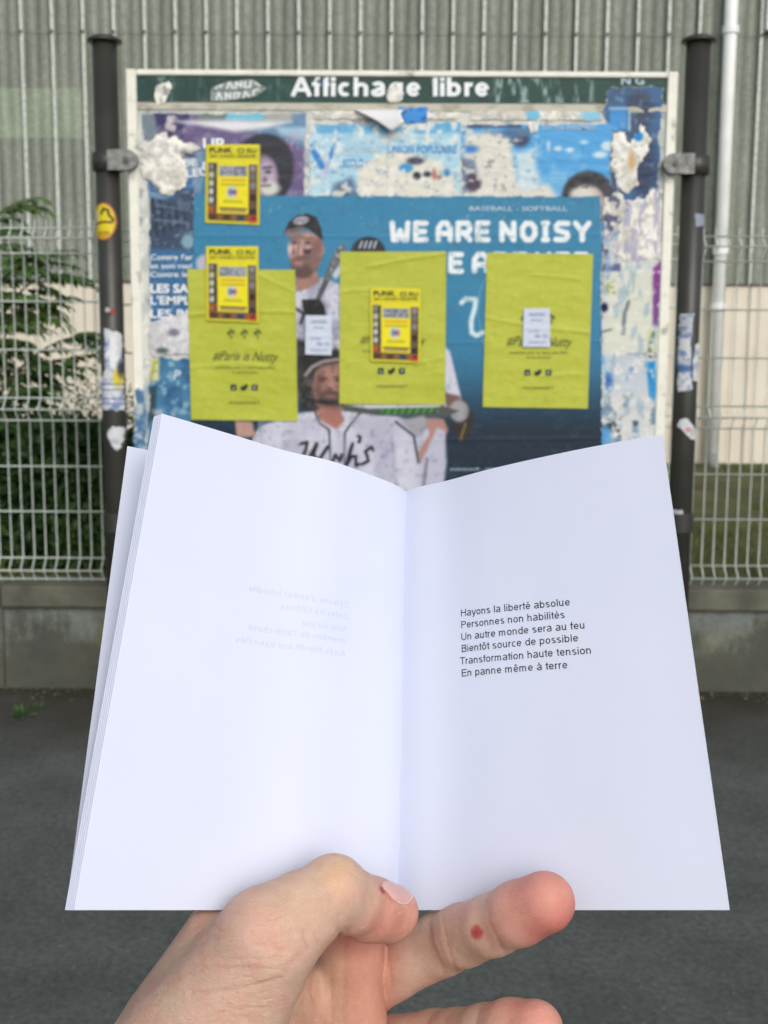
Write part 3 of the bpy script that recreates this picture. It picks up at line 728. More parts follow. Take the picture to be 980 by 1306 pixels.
# blue pamphlet poster, left edge
s = Sheet([(189, 225), (250, 225), (252, 428), (191, 428)], 1.25, (44, 100, 146))
s.rect(186, 225, 256, 246, (54, 106, 158), 6); s.rect(186, 242, 256, 318, (48, 66, 92), 8)
s.noise(8, .5, .6, (96, 116, 142), 41, .6, 1, 1, np.clip((318-s.Y)/8, 0, 1)*np.clip((s.Y-240)/8, 0, 1))
for i in range(5): s.line([(195+i*10, 255+i*3), (200+i*9, 300-i*4)], 3.5, (30, 40, 58), 3)
s.line([(200, 262), (240, 268)], 2.5, (86, 108, 132), 2); s.line([(198, 280), (238, 284)], 2.5, (92, 112, 134), 2)
s.ell(240, 308, 8, 9, (120, 160, 176), 4)
s.noise(4, .58, .72, (150, 180, 196), 43, .45)
s.tear([(189, 226), (249, 226), (250, 404), (232, 420), (216, 408), (204, 424), (191, 414)], 4, 9, 44).white_rim(1.6).wrinkle(.0012, 14, 45)
s.build('old_poster', .0042, M['poster'], None)
G(s.o, 'narrow faded blue poster with white French slogans along the left edge', 'poster', 'old torn posters on the notice board')
for t, y, x1, cp, bo in (("Contre l'ar", 331, 246, 6.6, .01), ("et son raci", 342, 245, 6.2, .01), ("Contre le", 353, 240, 6.6, .01), ("LES SA", 373, 241, 11, .03), ("L'EMPL", 388, 243, 10.5, .02), ("LES RI", 405, 240, 10.5, .02), ("LES", 421, 220, 10.5, .02)):
    btext(t, 192, y, x1, cp, M['print_white'], s.o, .0065, bo)

# lower left blue poster with A and P
s = Sheet([(190, 452), (250, 452), (252, 668), (184, 668)], 1.3, (60, 118, 156))
s.noise(16, .4, .7, (34, 82, 128), 51, .9); s.noise(7, .56, .68, (148, 186, 200), 52, .7); s.rect(188, 455, 203, 486, (196, 200, 160), 4); s.line([(193, 484), (197, 461), (203, 463)], 3, (160, 160, 60), 2); s.line([(193, 475), (200, 473)], 2.5, (160, 160, 60), 2)
s.poly([(191, 492), (200, 492), (198, 540), (190, 540)], (34, 62, 72), 4); s.noise(10, .5, .66, (178, 176, 186), 53, .9, 1, 1, np.clip((s.Y-505)/30, 0, 1))
s.tear([(191, 455), (249, 457), (251, 664), (184, 664)], 5, 9, 54).white_rim(1.5).wrinkle(.0015, 12, 55)
s.build('old_poster', .004, M['poster'], None)
G(s.o, 'torn blue poster with a faint letter P, low at the left edge of the board', 'poster', 'old torn posters on the notice board')
btext('P', 221, 484, 231, 12, M['print_pale'], s.o, .0068, .02, shear=.2)

# pale blue poster with UNION POPULAIRE
s = Sheet([(394, 154), (590, 154), (590, 262), (394, 262)], 1.25, (160, 200, 220))
s.rect(390, 153, 590, 170, (96, 166, 208), 4); s.noise(14, .45, .65, (190, 214, 224), 61, .7)
s.line([(397, 188), (401, 194), (411, 212)], 8, (46, 124, 196), 3); s.line([(430, 179), (421, 200), (417, 210)], 5.5, (56, 128, 196), 2); s.line([(418, 205), (414, 225)], 5, (180, 180, 210), 3)
s.poly([(452, 262), (458, 215), (480, 200), (500, 190), (530, 196), (560, 205), (578, 225), (586, 262)], (212, 212, 202), 7)
s.poly([(418, 262), (426, 236), (448, 226), (460, 248), (462, 262)], (76, 108, 142), 8); s.ell(437, 244, 8, 9, (46, 62, 84), 4)
for cx, cy, a, b_, c in ((530, 205, 11, 5, (62, 70, 88)), (518, 214, 9, 6, (60, 140, 196)), (532, 224, 5, 5, (30, 34, 44)), (545, 222, 5, 4, (40, 44, 60)), (554, 222, 3, 7, (172, 110, 108)), (570, 220, 4, 5, (60, 130, 186)), (560, 226, 4, 3, (150, 120, 110))): s.ell(cx, cy, a, b_, c, 3)
s.noise(8, .55, .66, (226, 226, 218), 62, .8); s.noise(5, .62, .7, (110, 140, 168), 63, .5)
s.tear([(395, 157), (470, 158), (589, 155), (589, 260), (395, 260)], 2.5, 8, 64).white_rim(1.3).wrinkle(.0022, 12, 65)
s.build('old_poster', .0036, M['poster'], None)
G(s.o, 'pale blue torn poster lettered UNION POPULAIRE, at the top middle of the board', 'poster', 'old torn posters on the notice board')
btext('UNION POPULAIRE', 495, 194, 583, 9, M['print_blue'], s.o, .0078, .03); btext('NOUVELLE', 438, 193, 487, 7, M['print_pale'], s.o, .0078, .02)
btext('ECOLO', 438, 212, 464, 10, M['print_blue'], s.o, .0078, .02)

# sky-blue poster with dark hair at the bottom
s = Sheet([(586, 154), (792, 156), (790, 340), (586, 262)], 1.25, (74, 156, 214))
s.rect(585, 155, 665, 163, (44, 74, 110), 3); s.noise(16, .45, .7, (140, 190, 222), 71, .6, 1, .7)
s.poly([(594, 170), (650, 168), (655, 200), (660, 230), (700, 235), (720, 262), (586, 262), (590, 200)], (208, 208, 200), 9)
s.ell(664, 176, 12, 11, (46, 62, 92), 6); s.ell(656, 170, 20, 6, (70, 110, 150), 4); s.ell(600, 190, 10, 5, (52, 120, 190), 5)
s.poly([(586, 200), (606, 204), (612, 240), (590, 246)], (104, 122, 150), 6); s.ell(604, 232, 10, 12, (66, 56, 74), 5)
s.poly([(658, 195), (680, 190), (690, 240), (662, 240)], (186, 210, 222), 8)
for cx, cy, a, b_ in ((712, 189, 5, 3), (727, 191, 5, 3), (766, 197, 9, 4), (775, 186, 8, 6), (700, 186, 2, 6), (745, 181, 5, 2)): s.ell(cx, cy, a, b_, (196, 216, 226), 3)
s.ell(751, 252, 34, 34, (38, 40, 48), 5); s.ell(749, 262, 25, 26, (176, 166, 162), 6); s.ell(745, 246, 16, 8, (206, 202, 198), 6); s.line([(734, 254), (744, 253)], 2.5, (80, 70, 72), 2); s.line([(753, 253), (763, 254)], 2.5, (80, 70, 72), 2); s.noise(4, .5, .65, (70, 72, 82), 77, .7, 1, 1, (np.hypot((s.X-751)/34, (s.Y-250)/34) < 1)*(s.Y < 240)*1.0); s.poly([(772, 235), (790, 240), (786, 340), (768, 320)], (60, 58, 72), 6)
s.noise(7, .55, .64, (176, 172, 190), 72, .8, 1, 1, np.clip((s.Y-262)/12, 0, 1)); s.noise(6, .57, .66, (220, 220, 212), 73, .7, .7, 1.3, np.clip((700-s.X)/30, 0, 1)); s.noise(5, .6, .7, (96, 100, 106), 74, .5, 1, 1, np.clip((700-s.X)/30, 0, 1))
s.tear([(588, 158), (788, 157), (789, 262), (780, 338), (700, 300), (588, 260)], 2.5, 8, 75).white_rim(1.3).wrinkle(.0022, 12, 76)
s.build('old_poster', .0041, M['poster'], None)
G(s.o, 'sky-blue torn poster with the top of a dark head, upper right of board', 'poster', 'old torn posters on the notice board')
btext('LUTTER ENSEMBLE', 692, 165, 760, 5, M['print_pale'], s.o, .0078, .01)

# dark blue remnant reaching over the header, right
s = Sheet([(768, 106), (848, 108), (844, 330), (768, 330)], 1.25, (46, 92, 138))
s.noise(20, .4, .7, (58, 76, 104), 81, .9); s.ell(815, 140, 18, 26, (52, 66, 92), 10); s.rect(778, 140, 800, 165, (58, 140, 206), 3); s.line([(778, 138), (803, 138), (803, 165)], 3, (150, 186, 210), 2)
s.ell(822, 215, 14, 40, (36, 52, 84), 12); s.noise(6, .56, .68, (120, 156, 190), 82, .5)
s.tear([(776, 108), (846, 110), (842, 200), (838, 240), (820, 300), (800, 322), (772, 300), (780, 170), (768, 142)], 5, 10, 83).white_rim(1.6).wrinkle(.0022, 14, 84)
s.build('old_poster', .0055, M['poster'], None)
G(s.o, 'dark blue poster remnant overlapping the green header at the upper right corner', 'poster', 'old torn posters on the notice board')

# right-hand column of thick torn layers
s = Sheet([(768, 255), (848, 255), (845, 668), (760, 668)], 1.25, (200, 204, 204))
s.noise(11, .45, .6, (150, 160, 184), 91, .9, 1.4, .6, np.clip((330-s.Y)/15, 0, 1)); s.noise(8, .55, .64, (56, 98, 158), 92, .9, 1.6, .8, np.clip((290-s.Y)/25, 0, 1)); s.noise(9, .55, .63, (54, 60, 84), 93, .9, 1.6, .8, np.clip((335-s.Y)/15, 0, 1)*np.clip((800-s.X)/10, 0, 1))
s.poly([(778, 345), (834, 345), (834, 450), (772, 450)], (206, 210, 198), 6); s.rect(766, 336, 792, 346, (92, 104, 140), 3)
s.line([(783, 358), (776, 361), (774, 368), (778, 374), (784, 373)], 3.5, (150, 160, 80), 2); s.line([(775, 366), (782, 366)], 3, (150, 160, 80), 2)
s.line([(797, 356), (796, 370), (802, 374), (808, 370), (809, 356)], 3.5, (176, 186, 172), 2)
s.poly([(833, 342), (846, 330), (856, 335), (848, 405), (833, 415)], (128, 70, 140), 4); s.noise(8, .5, .65, (76, 84, 130), 94, .7, 1, .5, np.clip((s.X-830)/4, 0, 1)*np.clip((420-s.Y)/5, 0, 1)*np.clip((s.Y-350)/5, 0, 1))
s.ell(771, 392, 5, 6, (34, 42, 72), 3); s.line([(802, 385), (797, 400), (795, 425)], 4.5, (104, 122, 130), 3)
s.rect(826, 420, 848, 450, (192, 202, 172), 4); s.line([(829, 447), (834, 425)], 5, (96, 120, 96), 3); s.line([(766, 424), (780, 420)], 2, (80, 90, 90), 2); s.line([(800, 452), (836, 450)], 2, (100, 110, 110), 2)
s.rect(768, 452, 846, 500, (186, 196, 206), 7); s.poly([(824, 462), (836, 460), (838, 498), (835, 512), (828, 505), (826, 480)], (44, 138, 200), 3); s.line([(822, 455), (836, 454)], 4, (40, 48, 56), 2)
s.noise(5, .5, .6, (96, 132, 180), 95, .7, 1, 1, np.exp(-((s.X-805)/14)**2-((s.Y-472)/5)**2)); s.ell(777, 485, 5, 12, (60, 110, 172), 5); s.ell(766, 465, 6, 14, (110, 170, 206), 5)
s.noise(9, .53, .64, (90, 126, 156), 96, .8, 1, 1, np.clip((s.Y-495)/20, 0, 1)); s.noise(8, .6, .68, (40, 48, 54), 97, .9, 1, 1, np.clip((s.Y-525)/20, 0, 1)); s.ell(772, 560, 9, 16, (84, 154, 204), 5)
s.noise(6, .58, .68, (222, 222, 214), 98, .8); s.noise(10, .55, .66, (134, 164, 192), 101, .55, 1.5, .6)
s.tear([(770, 262), (800, 250), (838, 258), (846, 330), (850, 420), (843, 664), (762, 664), (768, 400)], 5, 9, 99).wrinkle(.0024, 14, 100)
s.build('old_poster', .0066, M['torn'], None)
G(s.o, 'tall ragged stack of pale torn papers down the right edge of the board', 'poster', 'old torn posters on the notice board')

# scraps of torn white paper standing proud
def scrap(poly, seed, label, tint=None, amp=.006, rag=5, name='torn_paper', off=.008, mat='torn'):
    p = np.array(poly, float); x0, y0 = p.min(0)-5; x1, y1 = p.max(0)+5
    s = Sheet([(x0, y0), (x1, y0), (x1, y1), (x0, y1)], 1.2, (232, 231, 224))
    s.noise(14, .40, .6, (198, 197, 188), seed, .9); s.noise(7, .5, .62, (178, 182, 182), seed+1, .6); s.noise(4, .55, .66, (158, 156, 146), seed+2, .5)
    if tint: tint(s)
    s.tear(poly, rag, 8, seed+3); s.h += amp*.55*fbm(s.X, s.Y, 14, 3, seed+4)*np.clip(-s.edge/6, 0, 1)
    s.build(name, off, M[mat], None); return G(s.o, label, 'torn paper', 'torn white paper scraps on the notice board')
scrap([(176, 186), (206, 168), (240, 182), (262, 190), (232, 196), (240, 216), (236, 236), (214, 252), (198, 240), (182, 226)], 201, 'large crumpled lump of torn white paper beside the left clamp', None, .022, 6)
scrap([(782, 170), (796, 168), (804, 180), (818, 160), (832, 178), (824, 200), (812, 214), (816, 236), (800, 248), (786, 236), (778, 205)], 211, 'crumpled white torn paper with a blue speck on the dark blue remnant', lambda s: (s.ell(815, 174, 6, 6, (52, 140, 206), 3), s.ell(806, 205, 4, 12, (200, 170, 120), 4)), .014, 5)
scrap([(770, 250), (790, 244), (800, 262), (792, 280), (780, 300), (770, 280)], 221, 'small torn white scrap beside the top right corner of the baseball poster', lambda s: s.noise(6, .5, .62, (70, 76, 110), 5, .8), .01, 6)
scrap([(796, 262), (842, 238), (844, 330), (800, 335), (782, 325)], 231, 'frayed whitish tatters hanging below the dark blue remnant', lambda s: s.noise(7, .5, .62, (168, 164, 190), 6, .9, 1.8, .5), .010, 8)
scrap([(190, 412), (215, 402), (236, 396), (250, 410), (250, 452), (192, 456)], 241, 'torn grey-white scrap under the faded slogans at the left edge', lambda s: (s.ell(222, 424, 7, 5, (92, 86, 96), 4), s.ell(207, 447, 8, 4, (38, 60, 44), 3), s.blend(np.ones(s.X.shape)*.35, (176, 180, 206))), .008, 5)
scrap([(398, 140), (510, 141), (586, 142), (584, 152), (520, 151), (400, 152)], 251, 'horizontal strip of white torn paper just under the header lettering', None, .003, 2, off=.006)
scrap([(600, 140), (764, 141), (770, 154), (600, 153)], 261, 'horizontal strip of white torn paper above the sky-blue poster', lambda s: (s.ell(680, 146, 9, 9, (120, 186, 216), 4), s.ell(755, 147, 14, 8, (140, 196, 222), 5)), .003, 2, off=.006)
scrap([(670, 158), (676, 152), (690, 154), (686, 166), (678, 170)], 271, 'tiny white torn corner at the top of the sky-blue poster', None, .004, 2)
scrap([(200, 108), (216, 102), (220, 112), (212, 130), (200, 134), (196, 122)], 281, 'white torn scrap stuck on the left end of the green header', lambda s: s.noise(4, .5, .65, (130, 140, 144), 4, .8), .006, 3)
scrap([(494, 112), (506, 106), (510, 118), (518, 116), (512, 128), (500, 132), (492, 124)], 291, 'white torn scrap covering the letter g in the header', None, .006, 3)
scrap([(508, 136), (546, 137), (544, 156), (520, 158), (508, 148)], 301, 'small bright blue paper scrap below the letter e of the header', lambda s: (s.blend(np.ones(s.X.shape)*.9, (62, 138, 214)), s.noise(4, .55, .65, (30, 90, 170), 9, .8)), .003, 3)
scrap([(398, 97), (415, 97), (413, 112), (402, 111)], 311, 'small blue-grey scrap over the top of the first letter f of the header', lambda s: (s.blend(np.ones(s.X.shape)*.95, (46, 84, 112)), s.noise(5, .45, .6, (36, 66, 72), 19, .8)), .003, 3, off=.0035)

scrap([(172, 498), (184, 494), (188, 520), (186, 560), (190, 640), (176, 640), (170, 560)], 321, 'blue paper shreds stuck on the lower left side of the white frame', lambda s: (s.blend(np.ones(s.X.shape)*.85, (54, 98, 142)), s.noise(6, .45, .6, (196, 200, 200), 29, .8)), .004, 4, off=.0135)
# silver tag sticker on the header
s = Sheet([(266, 100), (344, 98), (344, 128), (266, 132)], 0.9, (120, 136, 134))
s.noise(5, .4, .7, (150, 160, 158), 2, .7)
for i, pts in enumerate((((276, 113), (276, 104), (281, 110), (286, 104)), ((290, 112), (293, 103), (297, 112)), ((301, 112), (301, 104), (308, 110), (308, 103)), ((313, 104), (312, 111), (319, 111), (320, 103)), ((276, 127), (279, 118), (283, 126)), ((288, 126), (288, 118), (294, 125), (294, 117)), ((299, 125), (299, 117), (306, 119), (303, 124)), ((311, 124), (313, 116), (318, 123)), ((323, 122), (324, 115), (330, 113)), ((325, 104), (333, 110)))):
    s.line(pts, 2.4, (224, 228, 226), 1.2); 
s.line([(270, 115), (300, 116), (338, 110)], 1.6, (70, 84, 84), 1)
s.tear([(268, 112), (290, 103), (322, 101), (342, 112), (326, 123), (290, 129), (268, 129)], 1.5, 6, 3); s.white_rim(1.2, (190, 196, 192))
s.build('tag_sticker', .0035, M['poster'], None); G(s.o, 'silvery graffiti tag sticker shaped like an arrow on the green header', 'sticker')

# a corner of paper that curls off under the header
ss = np.linspace(0, 1, 16); tt = np.linspace(0, 1, 12); Vv = []
for a in ss:
    for t in tt:
        pa = np.array([452+70*t, 139.5]); pb = np.array([452+30*t+28*a, 139+a*(28-20*abs(t-.55)*1.3)]); p = pa*(1-a)+pb*a
        Vv.append(onplane(p[0]+a*6*t, p[1], YP-0.008-0.045*math.sin(a*math.pi*.5)*(0.5+0.5*t)-.01*a))
k = np.arange(16*12).reshape(16, 12); Q = np.stack([k[:-1, :-1], k[1:, :-1], k[1:, 1:], k[:-1, 1:]], -1).reshape(-1, 4)
obj('curled_paper', Vv, Q, simple('clean_white_paper', (206, 208, 210), (224, 226, 228), 6, .6, 0.05), None, smooth=True, label='white paper flap curling off the board below the letters ag of the header', cat='torn paper', thick=.0006)

# ------------------------------------------------------------------ BASEBALL POSTER
s = Sheet([(246, 248), (768, 249), (770, 668), (240, 668)], 1.1, (44, 124, 164))
s.noise(30, .35, .7, (60, 134, 168), 401, .25)
g = np.clip((s.Y-430)/130, 0, 1)[..., None]; g = g*g*(3-2*g); s.C = s.C*(1-g)+np.array((8, 34, 54.))*g
gg = np.clip((s.Y-300)/140, 0, 1)*(1-g[..., 0])*.35; s.blend(gg, (34, 106, 142))
BK = (26, 26, 32); WH = (196, 198, 214); WH2 = (168, 168, 190); SK = (164, 124, 118)
# second man, only the top of a cap
s.ell(470, 322, 22, 20, (30, 34, 44), 3)
for k_ in range(4): s.line([(459+k_*6, 316), (462+k_*6, 308)], 2.2, (190, 200, 212), 1.5)
s.ell(264, 336, 14, 12, (180, 180, 196), 4)
# man in a cap
s.poly([(360, 380), (378, 362), (396, 356), (412, 354), (432, 362), (450, 376), (460, 420), (462, 470), (340, 470), (340, 410)], WH, 3); s.noise(14, .42, .6, (146, 148, 172), 434, .8, 1.4, .5, (s.sdpoly([(360, 380), (378, 362), (412, 354), (450, 376), (460, 470), (340, 470)]) < 0)*1.0)
s.poly([(376, 346), (404, 346), (409, 358), (394, 368), (378, 372)], (160, 118, 108), 3)
s.ell(390, 322, 21, 27, SK, 2.5); s.ell(390, 311, 19, 14, (186, 148, 138), 4); s.ell(410, 318, 4, 7, (178, 130, 120), 2)
s.ell(388, 338, 17, 13, (96, 76, 70), 4); s.ell(386, 347, 12, 8, (82, 64, 60), 4); s.ell(381, 335, 7, 3.6, (176, 116, 122), 2); s.ell(382, 331, 8, 2.2, (110, 82, 76), 2)
s.ell(375, 309, 4.5, 2.6, (88, 66, 70), 2); s.ell(393, 309, 4.5, 2.6, (88, 66, 70), 2); s.line([(370, 304), (379, 305)], 2, (96, 72, 66), 1.5); s.line([(388, 304), (398, 304)], 2, (96, 72, 66), 1.5)
s.poly([(398, 304), (411, 302), (411, 330), (402, 346), (396, 340)], (132, 96, 92), 5); s.ell(378, 300, 10, 5, (136, 104, 100), 5); s.noise(4, .45, .65, (120, 88, 84), 431, .5, 1, 1, (np.hypot((s.X-390)/20, (s.Y-324)/27) < 1)*1.0); s.line([(382, 308), (380, 322), (385, 325)], 2, (122, 86, 82), 2); s.ell(384, 321, 2.5, 5, (188, 146, 138), 2); s.poly([(368, 318), (376, 318), (376, 324), (370, 324)], (116, 96, 104), 2); s.poly([(386, 318), (398, 317), (396, 325), (388, 324)], (66, 50, 60), 2); s.ell(370, 318, 3, 8, (204, 182, 176), 3)
s.poly([(364, 294), (368, 284), (378, 275), (392, 272), (404, 277), (410, 292), (412, 306), (404, 300), (394, 292), (380, 289), (366, 296), (361, 300)], BK, 2)
s.poly([(361, 299), (366, 293), (382, 289), (392, 291), (380, 294), (368, 298)], (112, 90, 92), 1.5); s.ell(384, 281, 10, 5, (176, 178, 192), 2, rot=-.2); s.line([(378, 283), (382, 279), (386, 283), (391, 279)], 1.4, (60, 60, 70), 1)
# bat over his shoulder
s.poly([(428, 318), (440, 310), (442, 318), (424, 352), (404, 392), (398, 392)], (96, 98, 102), 2); s.poly([(424, 350), (438, 330), (440, 345), (428, 356)], (196, 202, 212), 3); s.noise(4, .5, .6, (190, 190, 192), 411, .7, 1, 1, (s.sdpoly([(428, 318), (440, 310), (442, 318), (420, 350)]) < 0)*1.0)
s.line([(416, 360), (404, 384)], 5, (70, 70, 80), 2)
# black glove and shirt script
s.poly([(385, 382), (408, 381), (414, 390), (416, 402), (390, 404), (386, 392)], (12, 12, 16), 2); s.line([(378, 394), (388, 400), (384, 412)], 4, (34, 34, 44), 2)
s.poly([(378, 432), (396, 436), (400, 470), (378, 470)], (40, 40, 46), 4); s.ell(432, 448, 8, 6, (60, 62, 72), 3); s.ell(432, 440, 2, 6, (200, 204, 212), 2)
# right-hand man's sleeve, glove and arm
s.poly([(566, 440), (574, 448), (588, 505), (590, 520), (566, 520)], WH, 3); s.poly([(566, 500), (586, 505), (592, 515), (570, 520)], (110, 78, 72), 4)
s.poly([(576, 520), (592, 508), (604, 530), (602, 552), (590, 566), (578, 548)], (38, 30, 28), 3); s.ell(586, 524, 12, 14, (150, 150, 156), 4); s.line([(594, 540), (588, 560)], 2, (140, 120, 50), 2)
# near man in helmet, jersey
s.poly([(376, 470), (382, 456), (396, 450), (418, 447), (440, 448), (442, 520), (408, 528), (388, 524), (377, 504)], (30, 30, 33), 3); s.noise(6, .45, .6, (70, 68, 70), 412, .7, 1, 1, (np.hypot((s.X-388)/12, (s.Y-492)/34) < 1)*1.0)
s.poly([(402, 474), (410, 466), (440, 462), (440, 530), (414, 532), (402, 514), (398, 494)], (142, 98, 90), 4); s.ell(408, 490, 5, 14, (112, 76, 70), 5); s.ell(420, 476, 12, 8, (158, 116, 106), 5); s.ell(426, 492, 6, 9, (170, 124, 112), 4)
s.line([(390, 478), (398, 468), (412, 461), (438, 457)], 4.2, (150, 140, 142), 2.4); s.poly([(382, 456), (396, 450), (440, 447), (440, 455), (412, 458), (396, 465), (386, 474)], (20, 20, 24), 2)
s.line([(406, 481), (416, 482)], 2.6, (74, 52, 50), 2); s.ell(411, 485, 4, 2, (66, 48, 48), 2); s.line([(426, 481), (436, 480)], 2.6, (74, 52, 50), 2); s.ell(431, 485, 4, 2, (66, 48, 48), 2); s.ell(421, 496, 3, 2, (104, 66, 60), 2)
s.ell(421, 509, 17, 11, (74, 54, 48), 5); s.ell(421, 505, 8, 2.4, (138, 84, 80), 2); s.line([(386, 506), (398, 511), (414, 513), (438, 514)], 4.5, (26, 26, 30), 2); s.ell(421, 528, 16, 10, (136, 88, 80), 4); s.noise(5, .5, .7, (96, 66, 60), 433, .5, 1, 1, (np.hypot((s.X-420)/20, (s.Y-496)/34) < 1)*1.0)
s.poly([(322, 560), (330, 545), (366, 528), (408, 524), (420, 536), (434, 524), (478, 522), (520, 536), (552, 548), (562, 600), (566, 668), (316, 668)], WH, 3)
s.poly([(300, 536), (322, 538), (326, 556), (302, 560)], (176, 140, 130), 3)
s.line([(400, 520), (408, 540), (420, 548), (422, 600), (421, 668)], 2.6, (48, 48, 60), 1.6); s.line([(462, 524), (448, 540), (440, 552), (439, 600), (439, 668)], 2.6, (48, 48, 60), 1.6)
s.poly([(408, 536), (430, 548), (440, 536), (434, 522), (404, 522)], (160, 106, 96), 4)
s.noise(30, .42, .7, (158, 158, 182), 432, .6, 1.6, .5, (s.Y > 534)*(s.X < 560)*(s.X > 330)*1.0); s.noise(34, .4, .75, WH2, 413, .8, 1, .7, (s.Y > 530)*(s.X < 560)*(s.X > 330)*1.0); s.line([(480, 600), (500, 560), (506, 640)], 5, (150, 150, 176), 6, .6); s.line([(350, 575), (365, 600)], 6, (150, 150, 176), 6, .5)
# script across the chest
for pts, wd in ((((384, 566), (392, 564), (390, 574), (386, 584), (394, 584), (404, 566)), 4), (((404, 566), (400, 580), (406, 588), (418, 570)), 4.5), (((424, 590), (428, 580), (434, 588), (436, 580)), 4), (((440, 600), (447, 574), (450, 566), (443, 592), (449, 582), (454, 582), (454, 594), (458, 592)), 4), (((457, 556), (460, 558), (458, 564)), 4), (((462, 592), (470, 588), (468, 580), (466, 576), (474, 570), (476, 574)), 4), (((430, 598), (420, 590)), 3)): s.line(pts, wd, (24, 24, 34), 1.4)
# bat and forearm across
s.poly([(434, 516), (566, 518), (586, 524), (570, 532), (480, 530), (440, 524)], (70, 76, 74), 2.5); s.poly([(484, 521), (556, 519), (560, 525), (490, 529)], (60, 130, 62), 2)
for k_ in range(8): s.line([(490+k_*9, 527), (493+k_*9, 521)], 2.2, (28, 44, 36), 1.2)
s.poly([(440, 516), (566, 516), (560, 519), (470, 521)], (200, 202, 206), 2); s.poly([(510, 536), (540, 530), (552, 538), (538, 556), (530, 558)], (150, 152, 160), 4)
s.poly([(544, 534), (566, 534), (572, 548), (556, 584), (536, 590), (534, 576), (548, 554)], (166, 124, 114), 3.5); s.line([(505, 538), (528, 556), (534, 590)], 3, (50, 50, 62), 2); s.poly([(558, 545), (568, 550), (570, 590), (566, 622), (536, 622), (536, 592)], (178, 178, 200), 4)
s.line([(540, 622), (545, 585)], 3, (110, 100, 120), 4)
fig = ((s.X > 345)&(s.X < 462)&(s.Y > 268)&(s.Y < 540)&(s.C[..., 2] < s.C[..., 0]+32))*1.0
s.noise(3.2, .45, .7, (70, 66, 70), 441, .2, 1, 1, fig); s.noise(7, .5, .75, (214, 196, 190), 442, .16, 1, 1, fig)
# block letters
def blk(ch, x, y, wd, h, th):
    c = th*.42
    P = {'W': [[(0, 0), (0.08, 1), (0.3, 1), (0.5, .45), (.7, 1), (.92, 1), (1, 0)]], 'E': [[(1, 0), (0, 0), (0, 1), (1, 1)], [(0, .5), (.85, .5)]],
         'A': [[(0, 1), (0, .3), (.3, 0), (.7, 0), (1, .3), (1, 1)], [(0, .62), (1, .62)]], 'R': [[(0, 1), (0, 0), (.8, 0), (1, .2), (1, .4), (.8, .58), (0, .58)], [(.5, .58), (1, 1)]],
         'N': [[(0, 1), (0, 0), (1, 1), (1, 0)]], 'O': [[(.3, 0), (.7, 0), (1, .3), (1, .7), (.7, 1), (.3, 1), (0, .7), (0, .3), (.3, 0)]],
         'I': [[(.5, 0), (.5, 1)], [(.15, 0), (.85, 0)], [(.15, 1), (.85, 1)]], 'S': [[(1, .02), (.25, 0), (0, .2), (.1, .42), (.9, .58), (1, .8), (.75, 1), (0, .98)]],
         'Y': [[(0, 0), (.5, .52), (1, 0)], [(.5, .5), (.5, 1)]], 'D': [[(0, 0), (.65, 0), (1, .3), (1, .7), (.65, 1), (0, 1), (0, 0)]], 'H': [[(0, 0), (0, 1)], [(1, 0), (1, 1)], [(0, .5), (1, .5)]], 'L': [[(0, 0), (0, 1), (1, 1)]]}[ch]
    for st in P: s.line([(x+th/2+a*(wd-th), y+th/2+b_*(h-th)) for a, b_ in st], th, (222, 230, 234), 1.0)
for ch, x, wd in (('W', 497, 27), ('E', 527, 20), ('A', 556, 22), ('R', 581, 22), ('E', 606, 20), ('N', 637, 22), ('O', 663, 23), ('I', 689, 14), ('S', 706, 22), ('Y', 731, 24)): blk(ch, x, 281, wd, 28, 7)
for ch, x, wd in (('W', 541, 27), ('E', 572, 20), ('A', 602, 23), ('R', 628, 22), ('E', 653, 20), ('H', 682, 22), ('E', 708, 20), ('R', 732, 22)): blk(ch, x, 321, wd, 28, 7)
# white brush letter and thin ring
s.line([(589, 386), (594, 381), (607, 382), (606, 392), (601, 410), (602, 424), (608, 428), (616, 424)], 6, (200, 220, 228), 2.5); s.line([(624, 345), (612, 372), (610, 400), (617, 440)], 1.6, (110, 170, 196), 1.6, .6)
s.noise(5, .55, .7, (60, 90, 104), 414, .25); s.noise(3, .7, .78, (150, 170, 180), 415, .6, 1, 1, (s.Y < 290)*1.0)
s.tear([(247, 249), (767, 250), (769, 664), (241, 664)], .8, 6, 416); s.wrinkle(.0012, 40, 417)
for y_, a_ in ((300, .001), (436, .0012), (560, .0008)): s.crease([(247, y_), (500, y_+2), (768, y_-1)], a_, 1.6)
bp = s.build('baseball_poster', .0085, M['poster'], None)
G(bp, 'large teal poster of baseball players in white jerseys lettered WE ARE NOISY', 'poster')
btext('BASEBALL - SOFTBALL', 599, 268.5, 724, 5.6, M['print_pale'], bp, .0108, .01)
btext('www.bcvm.fr - contact', 574, 600, 640, 4, M['print_pale'], bp, .0108, .0)

